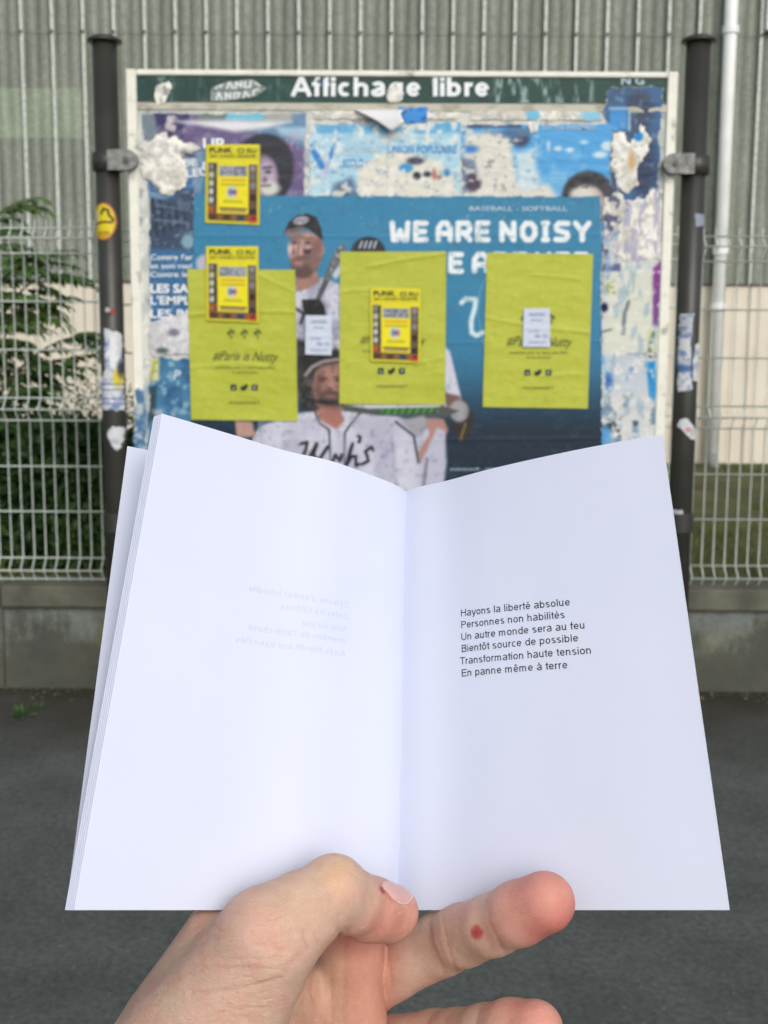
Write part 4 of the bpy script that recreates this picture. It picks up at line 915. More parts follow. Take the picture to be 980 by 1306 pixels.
# ------------------------------------------------------------------ yellow-green sheets
def yellow(quad, seed, label, creases):
    s = Sheet(quad, 1.25, (176, 183, 62)); s.noise(40, .35, .7, (164, 173, 50), seed, .6); s.noise(6, .6, .75, (186, 193, 84), seed+1, .3)
    s.wrinkle(.0022, 26, seed+2); s.h += .0012*np.clip(fbm(s.X, s.Y*1.3, 16, 3, seed+5)-.55, 0, 1)*4; s.h += .004*(np.clip((s.u-.97)*20, 0, 1)**2)*fbm(s.Y, s.Y*0, 20, 2, seed)+.003*(np.clip((s.v-.975)*25, 0, 1)**2)*fbm(s.X, s.X*0, 24, 2, seed)
    for c, a in creases: s.crease(c, a, 2.2)
    o = s.build('yellow_green_sheet', .0122, M['poster'], None); G(o, label, 'sheet of paper', 'yellow-green sheets pasted over the baseball poster'); return o
def furn(o, cx, y0, n_bird=True, full=True):
    # little feathers / script / social icons, printed
    off = .0158
    if full:
        for k_, dx_ in enumerate((-17, 0, 17)):
            V = []; F_ = []
            for j in range(8):
                a = -3.35+j*.52 if j < 7 else 1.57; L = 7.0 if j % 2 else 5.4; b0 = len(V)
                px_ = cx+dx_+.6*math.cos(a); py_ = y0-4+.6*math.sin(a); ex = cx+dx_+L*math.cos(a); ey = y0-4+L*math.sin(a)+(3.0*abs(math.cos(a)) if j < 7 else 3)
                nx_, ny_ = -(ey-py_), ex-px_; q = math.hypot(nx_, ny_); nx_ /= q; ny_ /= q
                V += [(px_, py_), ((px_+ex)/2+nx_*.95, (py_+ey)/2+ny_*.95), (ex, ey), ((px_+ex)/2-nx_*.95, (py_+ey)/2-ny_*.95)]; F_.append((b0+3, b0+2, b0+1, b0))
            V = np.array(V); obj('feather_mark', onplane(V[:, 0], V[:, 1], YP-off-.0002*k_), F_, M['print_olive'], o)
        btext('#Paris is Nutty', cx-41, y0+31, cx+44, 12, M['print_olive'], o, off, .0, shear=.45, rot=.02)
        btext('ensemble pour un sport plus libre', cx-37, y0+42, cx+38, 3.4, M['print_olive'], o, off); btext('et plus bruyant', cx-15, y0+48, cx+16, 3.4, M['print_olive'], o, off)
    for k_ in range(3):
        x = cx-14+k_*13.5; y = y0+66
        if k_ == 1: P_ = [(x-4, y-2), (x-1, y-1), (x+1, y-4), (x+3.5, y-4), (x+5, y-2), (x+3, y+2), (x-1, y+4.5), (x-4.5, y+3)]
        else: P_ = [(x-3.6, y-3.8), (x+3.6, y-3.8), (x+3.8, y+3.8), (x-3.8, y+3.8)]
        P_ = np.array(P_); obj('icon', onplane(P_[:, 0], P_[:, 1], YP-off), [tuple(range(len(P_)))[::-1]], M['print_black'], o)
        if k_ == 0 or k_ == 2:
            btext('f' if k_ == 2 else 'o', x-1.6, y+2.4, x+1.6, 4.5, M['print_pale'], o, off+.0006)
    btext('www.parisnutty.fr', cx-20, y0+87, cx+20, 4.2, M['print_olive'], o, off, shear=.3)
y1 = yellow([(239, 343), (376.5, 344), (380, 537), (244, 535)], 501, 'yellow-green sheet left of the players, under a small yellow flyer', [([(240, 402), (300, 396), (378, 398)], .003), ([(240, 470), (300, 462), (340, 468)], .002), ([(262, 346), (330, 350), (376, 372)], .0015)])
y2 = yellow([(434, 321), (569.5, 320.5), (568, 516), (433, 515)], 511, 'yellow-green sheet in the middle, carrying a small yellow flyer', [([(470, 340), (520, 330), (569, 323)], .003), ([(434, 372), (480, 368), (520, 376)], .002), ([(530, 465), (569, 455)], .0025)])
y3 = yellow([(621.5, 322), (757, 324), (750, 521), (616, 519)], 521, 'yellow-green sheet at the right of the teal poster, with a white note on it', [([(620, 405), (690, 418), (752, 424)], .0025), ([(680, 350), (740, 356)], .002), ([(690, 480), (740, 476)], .0015)])
furn(y1, 312, 428); furn(y2, 500, 407); furn(y3, 687, 409)

# ------------------------------------------------------------------ small yellow flyers
def flyer(quad, seed, label, off=.0195):
    q = np.array(quad, float); s = Sheet(quad, .85, (214, 206, 34)); x0, y0 = q[0]; Wd = q[1][0]-x0; Hd = q[3][1]-y0
    def U(u, v): return ((q[0]*(1-u)+q[1]*u)*(1-v)+(q[3]*(1-u)+q[2]*u)*v)
    def rc(u0, v0, u1, v1, c, soft=1.0): s.poly([U(u0, v0), U(u1, v0), U(u1, v1), U(u0, v1)], c, soft)
    m = (s.u < .025)|(s.u > .975)|(s.v > .975); s.C[m] = (176, 176, 40)
    rc(.04, .05, .96, .19, (204, 196, 30), 2)
    rng = np.random.default_rng(seed)
    # photo strips: left column, right column and bottom row
    rc(.05, .23, .215, .94, (92, 84, 50)); rc(.79, .25, .95, .94, (88, 76, 50)); rc(.05, .87, .95, .965, (120, 86, 40))
    for v, c1, c2 in ((.24, (128, 118, 128), (56, 52, 52)), (.345, (176, 182, 166), (84, 82, 44)), (.45, (178, 186, 168), (60, 56, 40)), (.555, (186, 190, 196), (30, 30, 24)), (.665, (178, 184, 196), (56, 44, 36)), (.78, (168, 84, 40), (110, 58, 34))):
        rc(.06, v, .21, v+.085, c2); s.ell(*U(.11, v+.04), Wd*.045, Hd*.04, c1, 1.5)
    for v, c1, c2 in ((.26, (140, 128, 136), (92, 88, 86)), (.36, (110, 104, 96), (96, 90, 80)), (.47, (128, 122, 122), (104, 92, 84)), (.62, (26, 20, 14), (96, 40, 18)), (.8, (32, 34, 30), (60, 50, 36)), (.885, (196, 66, 24), (180, 60, 20))):
        rc(.80, v, .94, v+.09, c2); s.ell(*U(.87, v+.04), Wd*.045, Hd*.04, c1, 1.5)
    for u, c1 in ((.07, (80, 42, 22)), (.32, (88, 52, 30)), (.57, (62, 66, 96)), (.80, (190, 62, 24))): rc(u, .885, u+.15, .96, c1); s.ell(*U(u+.08, .92), 3, 2.2, (52, 42, 34), 2)
    rc(.25, .27, .76, .40, (150, 156, 164)); s.noise(2.2, .42, .58, (84, 92, 102), seed+3, .8, 1, 1, ((s.u > .26)&(s.u < .75)&(s.v > .275)&(s.v < .395))*1.0)
    rc(.235, .42, .78, .78, (226, 214, 16), 1.2); rc(.28, .435, .74, .465, (208, 160, 26), 1.5); rc(.28, .49, .74, .52, (176, 172, 32), 1.5); rc(.33, .70, .68, .735, (176, 174, 26), 1.5)
    rc(.26, .795, .76, .815, (92, 60, 28), 1); rc(.28, .82, .74, .85, (148, 132, 92), 1.5)
    s.ell(*U(.49, .60), Wd*.105, Hd*.078, (186, 192, 196), 1.2); s.ell(*U(.455, .60), Wd*.04, Hd*.045, (112, 130, 152), 1.2); s.ell(*U(.545, .60), Wd*.035, Hd*.04, (176, 104, 98), 1.2); s.ell(*U(.5, .6), Wd*.03, Hd*.03, (90, 96, 120), 1)
    s.wrinkle(.0008, 16, seed)
    o = s.build('yellow_flyer', off, M['poster'], None); G(o, label, 'flyer', 'small yellow flyers with rows of tiny photos')
    p = U(.07, .105); p2 = U(.49, .105); btext('PUNK', p[0], p[1], p2[0], Hd*.068, M['print_black'], o, off+.0016, .03)
    p = U(.58, .105); p2 = U(.93, .105); btext('CI RU', p[0], p[1], p2[0], Hd*.06, M['print_olive'], o, off+.0016, .03)
    p = U(.08, .165); p2 = U(.92, .165); btext('EXPO + CONCERTS + RENCONTRES', p[0], p[1], p2[0], Hd*.034, M['print_black'], o, off+.0016, .01)
    return o
flyer([(262.5, 184), (332, 184), (331.5, 287), (261.5, 284)], 601, 'small yellow flyer at the top left, overlapping the dark-haired portrait', .0135)
flyer([(262.5, 314), (330, 314), (331, 412), (263, 409)], 611, 'small yellow flyer over the top edge of the left yellow-green sheet')
flyer([(472, 367), (538, 368), (537, 463.5), (472.5, 461)], 621, 'small yellow flyer in the centre of the middle yellow-green sheet')

# white notes
def note(quad, label):
    s = Sheet(quad, .9, (196, 206, 224)); q = np.array(quad, float); s.noise(5, .5, .8, (176, 188, 212), 3, .4)
    def U(u, v): return ((q[0]*(1-u)+q[1]*u)*(1-v)+(q[3]*(1-u)+q[2]*u)*v)
    s.crease([U(0, .52), U(1, .52)], .0012, 1.5); s.wrinkle(.0006, 9, 8)
    o = s.build('white_note', .0205, M['poster'], None); G(o, label, 'note', 'small white notes')
    for v, u0, u1, t, cp in ((.2, .2, .8, 'ANNONCE', 4), (.33, .3, .7, 'cours de chant', 2.6), (.62, .2, .6, 'tous niveaux', 2.6), (.76, .45, .9, '06 12', 4.2), (.9, .2, .85, 'contactez moi', 2.6)):
        a = U(u0, v); b_ = U(u1, v); btext(t, a[0], a[1], b_[0], cp, M['print_note'], o, .0222, .01)
M['print_note'] = simple('note_print', (104, 124, 168), (124, 142, 182), 30, .7, 0)
note([(390, 402), (423.5, 402.5), (423, 453), (389.5, 452)], 'small white note over the players, left of the middle yellow-green sheet')
note([(668.5, 393), (702, 393), (702, 442.5), (667, 442)], 'small white note in the middle of the right yellow-green sheet')

# ------------------------------------------------------------------ stickers on the posts
def post_patch(x, y, r, k, cxp, poly, label, paint, name='sticker', base=(200, 205, 210), rag=0, seed=0, cat='sticker', group=None):
    """poly in photo-scale units; wraps on the cylinder"""
    p = np.array(poly, float); x0, y0 = p.min(0)-3; x1, y1 = p.max(0)+3
    s = Sheet([(x0, y0), (x1, y0), (x1, y1), (x0, y1)], .8, base)
    if paint: paint(s)
    s.tear(poly, rag, 5, seed)
    W_ = onplane(s.X, s.Y, y-r); cx_ = onplane(cxp(s.Y), s.Y, y-r)[..., 0]
    dx_ = W_[..., 0]-cx_; z = W_[..., 2]
    ax = x-k+2*k*z/2.65
    th = np.clip(dx_/(r+.001), -1.0, 1.0); th = np.arcsin(th) 
    rr = r+.0016
    V = np.stack([ax+rr*np.sin(th), y-rr*np.cos(th), z], -1).reshape(-1, 3)
    idx = np.arange(s.nx*s.ny).reshape(s.ny, s.nx); Q = np.stack([idx[1:, :-1], idx[1:, 1:], idx[:-1, 1:], idx[:-1, :-1]], -1).reshape(-1, 4)
    inside = s.keep & (np.abs(dx_) < r*.995)
    Q = Q[inside.reshape(-1)[Q].all(1)]; used = np.zeros(len(V), bool); used[Q.ravel()] = True; mp = np.cumsum(used)-1
    return obj(name, V[used], mp[Q], M['paint_steel'], None, smooth=True, colors=s.C.reshape(-1, 3)[used], label=label, cat=cat, group=group)
def cL(Y): return 131.5+(Y-52)*(148-131.5)/608
def cR(Y): return 892+(Y-52)*(871-892)/608
def oval(s):
    s.ell(134, 282, 17, 24.5, (170, 92, 84), 1); s.ell(133.5, 282, 14.8, 22, (214, 196, 36), 1.2)
    s.line([(131, 272), (134, 266), (140, 268), (141, 274), (146, 280)], 3, (48, 44, 16), 1.3); s.line([(121, 286), (132, 283), (145, 283)], 2.6, (48, 44, 16), 1.3); s.ell(122, 276, 4.5, 9, (206, 204, 190), 2); s.line([(128, 297), (140, 297)], 3.4, (110, 84, 20), 1.5); s.ell(133, 300, 11, 4, (196, 150, 30), 3)
el = [(134+16.6*math.cos(a), 282+24.3*math.sin(a)) for a in np.linspace(0, 2*math.pi, 36)[:-1]]
post_patch(lx, ly, lr, lk, cL, el, 'oval yellow sticker with a red rim, on the left post below the clamp', oval)
def strip(s):
    s.noise(8, .4, .6, (96, 116, 168), 1, .8); s.noise(5, .55, .65, (222, 226, 230), 2, .9); s.rect(142, 428, 150, 470, (214, 220, 224), 4); s.ell(152, 482, 6, 12, (206, 190, 60), 4); s.ell(155, 470, 4, 10, (60, 60, 76), 4)
    for y_ in (490, 497, 508, 515): s.line([(128, y_), (158, y_)], 1.6, (90, 112, 150), 1.4)
post_patch(lx, ly, lr, lk, cL, [(134, 418), (156, 424), (160, 524), (126, 524), (128, 486), (136, 470)], 'ragged blue and white sticker wrapped round the left post beside the poster column', strip, rag=2.5, seed=5)
post_patch(lx, ly, lr, lk, cL, [(137, 547), (148, 543), (160, 548), (158, 566), (150, 578), (142, 562)], 'scraped white paper residue on the left post just above the loose cover', lambda s: s.noise(6, .5, .7, (150, 156, 158), 1, .7), name='torn_sticker', rag=3.5, seed=6)
post_patch(lx, ly, lr, lk, cL, [(136, 390), (146, 392), (150, 398), (142, 404), (136, 400)], 'tiny red and white sticker scrap high on the left post', lambda s: (s.ell(146, 397, 4, 5, (150, 50, 44), 2), s.ell(139, 395, 4, 3, (170, 184, 190), 2)), name='torn_sticker', base=(60, 58, 56), rag=1, seed=7)
post_patch(rx, ry, rr_, rk, cR, [(884, 272), (902, 272), (902, 289), (884, 289)], 'small square pale blue sticker on the right post', lambda s: s.noise(6, .5, .7, (120, 130, 150), 1, .5), base=(142, 150, 168), rag=1)
def rs(s):
    s.noise(6, .4, .6, (104, 124, 166), 1, .8); s.noise(4, .55, .65, (214, 218, 222), 2, .8)
    for y_ in range(404, 430, 4): s.line([(866, y_), (880, y_)], 1.2, (84, 98, 136), 1)
    s.rect(864, 466, 882, 474, (70, 110, 160), 2)
post_patch(rx, ry, rr_, rk, cR, [(867, 400), (884, 400), (880, 440), (882, 498), (865, 499), (864, 450)], 'long blue and white torn sticker on the inner side of the right post', rs, rag=2, seed=8)
post_patch(rx, ry, rr_, rk, cR, [(885, 440), (892, 436), (894, 470), (890, 488), (882, 484), (882, 460)], 'narrow white torn sticker on the outer side of the right post', lambda s: s.noise(6, .5, .7, (110, 130, 160), 1, .6), name='torn_sticker', rag=2, seed=9)
post_patch(rx, ry, rr_, rk, cR, [(866, 535), (874, 532), (890, 548), (888, 563), (880, 560), (864, 544)], 'slanted white sticker on the right post above the booklet corner', lambda s: (s.noise(6, .45, .65, (150, 156, 164), 1, .6), s.ell(877, 548, 4, 3, (190, 130, 126), 3)), rag=1, seed=10)
post_patch(rx, ry, rr_, rk, cR, [(856, 650), (870, 650), (878, 668), (880, 676), (860, 678), (856, 668)], 'pale flag-shaped sticker low on the right post at the page edge', lambda s: s.noise(6, .45, .65, (150, 160, 170), 1, .5), base=(176, 184, 192), rag=1, seed=11)

# ------------------------------------------------------------------ PLANTS behind the fence
def leaves(P, D, Nn, L, W):
    """pointed leaves folded on the midrib: base P, direction D, normal N"""
    D = D/np.linalg.norm(D, axis=1)[:, None]; S = np.cross(D, Nn); S /= np.linalg.norm(S, axis=1)[:, None]+1e-9; N2 = np.cross(S, D)
    L = L[:, None]; W = W[:, None]
    a = P; b = P+D*L*.35+S*W*.5+N2*W*.16; c = P+D*L*.72+S*W*.36+N2*W*.12; t = P+D*L-N2*L*.12
    b2 = P+D*L*.35-S*W*.5+N2*W*.16; c2 = P+D*L*.72-S*W*.36+N2*W*.12; m = P+D*L*.5
    V = np.stack([a, b, c, t, c2, b2, m], 1).reshape(-1, 3); i = np.arange(len(P))*7
    F = np.concatenate([np.stack([i, i+1, i+6], -1), np.stack([i+1, i+2, i+6], -1), np.stack([i+2, i+3, i+6], -1), np.stack([i+3, i+4, i+6], -1), np.stack([i+4, i+5, i+6], -1), np.stack([i+5, i, i+6], -1)])
    return V, F
M['leaf_a'] = leafmat('ash_leaves', (62, 98, 46), (82, 118, 56), (112, 142, 78), 2.0)
M['leaf_d'] = leafmat('dark_ivy_leaves', (34, 60, 30), (54, 84, 40), (88, 116, 60), 3.0)
M['leaf_g'] = leafmat('grey_green_leaves', (84, 92, 66), (112, 118, 88), (136, 138, 108), 3.0)
M['bark'] = simple('bark', (70, 60, 46), (104, 92, 72), 14, .9, .5)
def frond_shrub(base, tips, label, seed):
    rng = np.random.default_rng(seed); o = empty('leafy_shrub', base, label, 'shrub')
    b = MB(); PP = []; DD = []; NN = []; LL = []; WW = []
    for tp in tips:
        p0 = np.array(base)+rng.normal(0, .04, 3)*(1, 1, 0); p3 = np.array(tp); p1 = p0+np.array([0, 0, (p3[2]-p0[2])*.8]); p2 = p3-np.array([.12*(1 if p3[0] > p0[0] else -1), 0, -.02])
        t = np.linspace(0, 1, 16)[:, None]; C = p0*(1-t)**3+3*p1*t*(1-t)**2+3*p2*t*t*(1-t)+p3*t**3
        b.tube(C, list(np.linspace(.012, .003, 16)), 5)
        for j in range(6, 16):
            n_f = 1
            for q in range(n_f):
                # a compound leaf: rachis with paired leaflets
                a = rng.uniform(-1.0, 1.0) + (0 if p3[0] > p0[0] else math.pi); d = np.array([math.cos(a), .7*math.sin(a)-.2, rng.uniform(-.15, .65)]); d /= np.linalg.norm(d)
                ln = rng.uniform(.14, .26); pts = []
                for k in range(9):
                    tt_ = k/8; pt = C[j]+d*ln*tt_+np.array([0, 0, -.05*tt_**2]); pts.append(pt)
                    if k == 0: continue
                    sd_ = np.cross(d, (0, 0, 1.0)); sd_ /= np.linalg.norm(sd_)
                    for sg in ((-1, 1) if k < 8 else (0,)):
                        PP.append(pt); DD.append(d*.55+sd_*sg*.8+np.array([0, 0, -.45+rng.uniform(-.15, .15)])); NN.append(np.array([0, 0, 1.0])+rng.normal(0, .25, 3)); LL.append(rng.uniform(.06, .1)); WW.append(rng.uniform(.022, .032))
                b.tube(pts[::4], .0015, 3)
    V, Fc = leaves(np.array(PP), np.array(DD), np.array(NN), np.array(LL), np.array(WW))
    obj('foliage', V, Fc, M['leaf_a'], o); b.obj('stems', M['bark'], o); return o
def bush(base, rad, n, ls, mat, label, seed, name='bush'):
    rng = np.random.default_rng(seed); o = empty(name, base, label, 'bush')
    d = rng.normal(0, 1, (n, 3)); d /= np.linalg.norm(d, axis=1)[:, None]; r = rng.uniform(.45, 1, n)**.5
    P = d*r[:, None]; lump = fbm(P[:, 0]*3+10, P[:, 2]*3+P[:, 1]*2, .8, 3, seed); P *= (0.75+.55*lump)[:, None]
    P = P*np.array(rad)+np.array(base)+np.array([0, 0, rad[2]*.82]); P = P[P[:, 2] > base[2]-.02]; n = len(P)
    D = (P-np.array(base)-[0, 0, rad[2]*.7])/np.array(rad)+rng.normal(0, .6, (n, 3)); D[:, 2] -= .2; N_ = rng.normal(0, .6, (n, 3))+[0, -.3, 1]
    V, Fc = leaves(P, D, N_, rng.uniform(.6, 1.2, n)*ls, rng.uniform(.5, .9, n)*ls*.75)
    obj('foliage', V, Fc, mat, o)
    b = MB()
    for k in range(9):
        a = rng.uniform(0, 6.28); e = np.array(base)+np.array([math.cos(a)*rad[0]*.6, math.sin(a)*rad[1]*.6, rad[2]*rng.uniform(.8, 1.5)]); m_ = (np.array(base)+e)/2+rng.normal(0, .03, 3)
        b.tube([np.array(base)-[0, 0, .05], m_, e], [.014, .009, .003], 5)
    b.obj('stems', M['bark'], o); return o
def W3(px, py, Y): return onplane(px, py, Y)
gz = float(bank_z(np.array(-1.9), np.array(6.0)))
t_ = [W3(px, py, Y) for px, py, Y in ((66, 352, 5.75), (104, 430, 5.7), (52, 395, 5.8), (20, 262, 5.9), (48, 330, 5.8), (10, 330, 5.7), (50, 470, 5.6), (72, 468, 5.75), (-40, 300, 5.9), (20, 420, 5.6), (-20, 380, 5.7), (38, 380, 5.9), (30, 500, 5.6), (-60, 440, 5.7))]
frond_shrub((-2.12, 5.85, gz), t_, 'leafy green shrub with drooping fronds behind the left fence panel', 31)
bush((-2.25, 5.75, gz), (.66, .36, .40), 13000, .06, M['leaf_d'], 'dark green ivy-like bush at the far left behind the fence', 41)
bush((-1.55, 5.8, gz), (.60, .36, .37), 12000, .06, M['leaf_d'], 'dark green bush behind the fence beside the left post', 42)
bush((-0.75, 5.9, gz), (.62, .34, .35), 8000, .06, M['leaf_d'], 'dark bush hidden mostly behind the notice board', 43)
bush((-1.55, 6.35, gz), (.42, .25, .52), 3000, .028, M['leaf_g'], 'pale grey-green twiggy bush standing above the dark one by the left post', 44)
bush((-2.3, 6.4, gz), (.4, .25, .5), 1800, .03, M['leaf_g'], 'pale grey-green twiggy bush behind the shrub at the far left', 45)
# weeds at the foot of the wall
def weed(x, y, n, sz, label, seed):
    rng = np.random.default_rng(seed); a = rng.uniform(0, 6.28, n); e = rng.uniform(.2, 1.2, n); D = np.stack([np.cos(a)*np.cos(e), np.sin(a)*np.cos(e), np.sin(e)], -1)
    P = np.tile([x, y, .001], (n, 1))+D*rng.uniform(0, sz*.5, n)[:, None]
    V, Fc = leaves(P, D, rng.normal(0, .3, (n, 3))+[0, 0, 1], rng.uniform(.6, 1.1, n)*sz, np.full(n, sz*.22)); V[:, 2] = np.maximum(V[:, 2], .001)
    obj('weed', V, Fc, M['leaf_a'], None, label=label, cat='weed', origin=(x, y, 0))
xg, yg, _ = 0, 0, 0
def gnd(px, py):
    d = _F+((px-CXP)/FOC)*_RT+((CYP-py)/FOC)*_UP; t = -CAM[2]/d[2]; return CAM+d*t
g1 = gnd(28, 915); weed(g1[0], g1[1], 26, .05, 'small green weed sprouting from the asphalt in front of the low wall', 3)
g1 = gnd(50, 905); weed(g1[0], g1[1], 8, .03, 'tiny weed tuft beside the larger one near the low wall', 4)

# ------------------------------------------------------------------ BOOKLET (camera-frame millimetres, placed in the world once)
TB = math.atan(508/1500); SB, CB = math.sin(TB), math.cos(TB); HPG = 148.0
def mmw(P): P = np.asarray(P, float)/1000; return cam2w(P[..., 0], P[..., 1], P[..., 2])
LT = [(517, 412.7), (512, 409.5), (501, 404.6), (485, 399.2), (469, 394.4), (420, 381.2), (370, 373.0), (300, 358.5), (250, 348.5), (206, 340.4)]
RT_ = [(517, 412.7), (530, 409.2), (567, 402.2), (620, 390.7), (682, 379.6), (768, 366.8), (844, 357.5)]
def page_curve(tab, xb_out, dD=0.0, dpx=0.0, gut=0.0, Dout_t=None, Dout_b=None):
    px = np.array([t[0] for t in tab], float); D = np.array([t[1] for t in tab], float)
    k = (px-px[0])/(px[-1]-px[0])
    px = px+dpx*k; Db = D+gut+(dD-gut)*k; Dt = Db.copy()
    if Dout_t is not None: Dt = D[0]+gut+(Dout_t-D[0]-gut)*k**1.0; Db = D[0]+gut+(Dout_b-D[0]-gut)*k**1.0
    xt = (px-490)/1500*(Dt*CB+HPG*SB)
    x0b = (507-490)/1500*(Db[0]*CB); xb = x0b+(xt-xt[0])/(xt[-1]-xt[0])*(xb_out-x0b)
    B = np.stack([xb, -Db*SB, Db*CB], -1); T = np.stack([xt, -Dt*SB+HPG*CB, Dt*CB+HPG*SB], -1)
    s = np.concatenate([[0], np.cumsum(np.linalg.norm(np.diff(T, axis=0), axis=1))]); return s, B, T
def smooth_resample(s, C, n):
    # Catmull-Rom through the measured points
    u = np.linspace(0, s[-1], n); out = np.empty((n, 3))
    m = np.gradient(C, s, axis=0)
    j = np.clip(np.searchsorted(s, u)-1, 0, len(s)-2); h = (s[j+1]-s[j]); t = (u-s[j])/h
    h00 = 2*t**3-3*t**2+1; h10 = t**3-2*t**2+t; h01 = -2*t**3+3*t**2; h11 = t**3-t**2
    return h00[:, None]*C[j]+(h10*h)[:, None]*m[j]+h01[:, None]*C[j+1]+(h11*h)[:, None]*m[j+1]
class Page:
    def __init__(s, *a, n=60, m=60, th=.1, seed=0, **k):
        s.th = th; s.seed = seed
        s.s, B, T = page_curve(*a, **k); s.B = smooth_resample(s.s, B, n); s.T = smooth_resample(s.s, T, n); s.n = n; s.m = m
    def pt(s, u, v):
        u = np.asarray(u, float)*(s.n-1); i = np.clip(np.floor(u).astype(int), 0, s.n-2); f = (u-i)[..., None]; v = np.asarray(v, float)[..., None]
        b = s.B[i]*(1-f)+s.B[i+1]*f; t = s.T[i]*(1-f)+s.T[i+1]*f; return b*(1-v)+t*v
    def nrm(s, u, v):
        e = 1e-2; u = np.clip(u, e, 1-e); a = s.pt(u+e, v)-s.pt(u-e, v); b = s.pt(u, v+e)-s.pt(u, v-e); n = np.cross(a, b); n /= np.linalg.norm(n, axis=-1)[..., None]
        return np.where(n[..., 2:3] > 0, -n, n)
    def mesh(s):
        U, Vv = np.meshgrid(np.linspace(0, 1, s.n), np.linspace(0, 1, s.m)); P = s.pt(U, Vv); k = np.arange(s.n*s.m).reshape(s.m, s.n)
        N = s.nrm(U, Vv); h = s.th/2; P = P+N*((fbm(U*6+s.seed, Vv*8, 1.6, 3, 77)-.5)*.5*np.clip(U*4, 0, 1))[..., None]; A = (P+N*h).reshape(-1, 3); B = (P-N*h).reshape(-1, 3); q = np.stack([k[:-1, :-1], k[:-1, 1:], k[1:, 1:], k[1:, :-1]], -1).reshape(-1, 4)
        rim = np.concatenate([k[0, :], k[1:, -1], k[-1, -2::-1], k[-2:0:-1, 0]]); r = len(rim); nA = len(A); i = np.arange(r); j = (i+1) % r
        return mmw(np.concatenate([A, B, A[rim], B[rim]])), np.concatenate([q, q[:, ::-1]+nA, np.stack([2*nA+i, 2*nA+j, 2*nA+r+j, 2*nA+r+i], -1)])
    def inv(s, px, py):
        u, v = .5, .5
        def pr(u, v): p = s.pt(np.array(u), np.array(v)); return np.array([490+1500*p[0]/p[2], 653-1500*p[1]/p[2]])
        for _ in range(30):
            f = pr(u, v)-(px, py); J = np.stack([(pr(u+1e-3, v)-pr(u, v))/1e-3, (pr(u, v+1e-3)-pr(u, v))/1e-3], -1); d = np.linalg.solve(J, f)
            u = float(np.clip(u-d[0], 0, .998)); v = float(np.clip(v-d[1], -.2, 1.2))
        return u, v
def papermat(name, c1, c2, tr=.18):
    m, n, l, b = newmat(name); nz = noise_node(n, l, 900, 3, .6); nl = noise_node(n, l, 14, 3, .5)
    r = ramp(n, l, nl.outputs[0], [(.3, L4(c1)), (.7, L4(c2))]); l.new(r.outputs[0], b.inputs['Base Color']); b.inputs['Roughness'].default_value = .7; b.inputs['Specular IOR Level'].default_value = .2
    bump(n, l, b, nz.outputs[0], .12, .0002)
    t = n.new('ShaderNodeBsdfTranslucent'); l.new(r.outputs[0], t.inputs[0]); ms = n.new('ShaderNodeMixShader'); ms.inputs[0].default_value = tr
    o = [k for k in n if k.type == 'OUTPUT_MATERIAL'][0]; l.new(b.outputs[0], ms.inputs[1]); l.new(t.outputs[0], ms.inputs[2]); l.new(ms.outputs[0], o.inputs[0]); return m
M['paper'] = papermat('white_office_paper', (219, 226, 245), (223, 229, 246), .15)
bo = mmw(np.array([4.4, -412*SB, 412*CB]))
bk = empty('booklet', tuple(bo), 'open white booklet of short printed verse held in the hand before the notice board', 'booklet')
LF = Page(LT, -85.2)
RF = Page(RT_, 99.0)
V, Q = LF.mesh(); pL = obj('page', V, Q, M['paper'], bk, smooth=True)
V, Q = RF.mesh(); pR = obj('page', V, Q, M['paper'], bk, smooth=True)
for i in range(1, 5):
    pg = Page(LT, -85.2-i*.72, dD=.55*i, gut=.14*i, dpx=-2.4*i); V, Q = pg.mesh(); obj('page', V, Q, M['paper'], bk, smooth=True)
for i in range(1, 3):
    pg = Page(RT_, 99.0+i*.18, dD=.35*i, gut=.14*i, dpx=.35*i); V, Q = pg.mesh(); obj('page', V, Q, M['paper'], bk, smooth=True)
cv = Page(LT, (84.5-490)/1500*346*CB, gut=1.2, dpx=-43.5, Dout_t=368, Dout_b=346, th=.24); V, Q = cv.mesh(); obj('cover', V, Q, M['paper'], bk, smooth=True)
cv2 = Page(RT_, 99.9, dD=1.1, gut=1.2, dpx=1.3, th=.24); V, Q = cv2.mesh(); obj('cover', V, Q, M['paper'], bk, smooth=True)
def page_text(pg, par, txt, p0, p1, cap_mm, mat, off, mirror=False, name='printed_line'):
    V, Fs = stroke_text(txt, .2 if mirror else .125); H = 1.0; W = V[:, 0].max()
    a = np.array(pg.inv(*p0)); b = np.array(pg.inv(*p1)); k = V[:, 0]/W
    u = a[0]+(b[0]-a[0])*k; v = a[1]+(b[1]-a[1])*k+V[:, 1]/H*cap_mm/HPG
    P = pg.pt(u, v)+pg.nrm(u, v)*(off+V[:, 2]*.004+(fbm(u*6, v*8, 1.6, 3, 77)-.5)*.5*np.clip(u*4, 0, 1))[:, None]; F_ = [f[::-1] for f in Fs] if mirror else Fs
    obj(name, mmw(P), F_, mat, par)
for t, a, b_ in (('Hayons la liberté absolue', (587.6, 786.5), (727.5, 772.2)), ('Personnes non habilités', (588, 801.6), (721, 788.3)), ('Un autre monde sera au feu', (588, 817), (746, 801.7)),
                 ('Bientôt source de possible', (588.5, 832), (738, 818)), ('Transformation haute tension', (587, 847.8), (754.3, 833.8)), ('En panne même à terre', (588.7, 863.3), (724.3, 852.5))):
    page_text(RF, pR, t, a, b_, 2.5, M['ink'], .12)
M['ghost'] = papermat('show_through_print', (209, 217, 236), (212, 219, 238), .15)
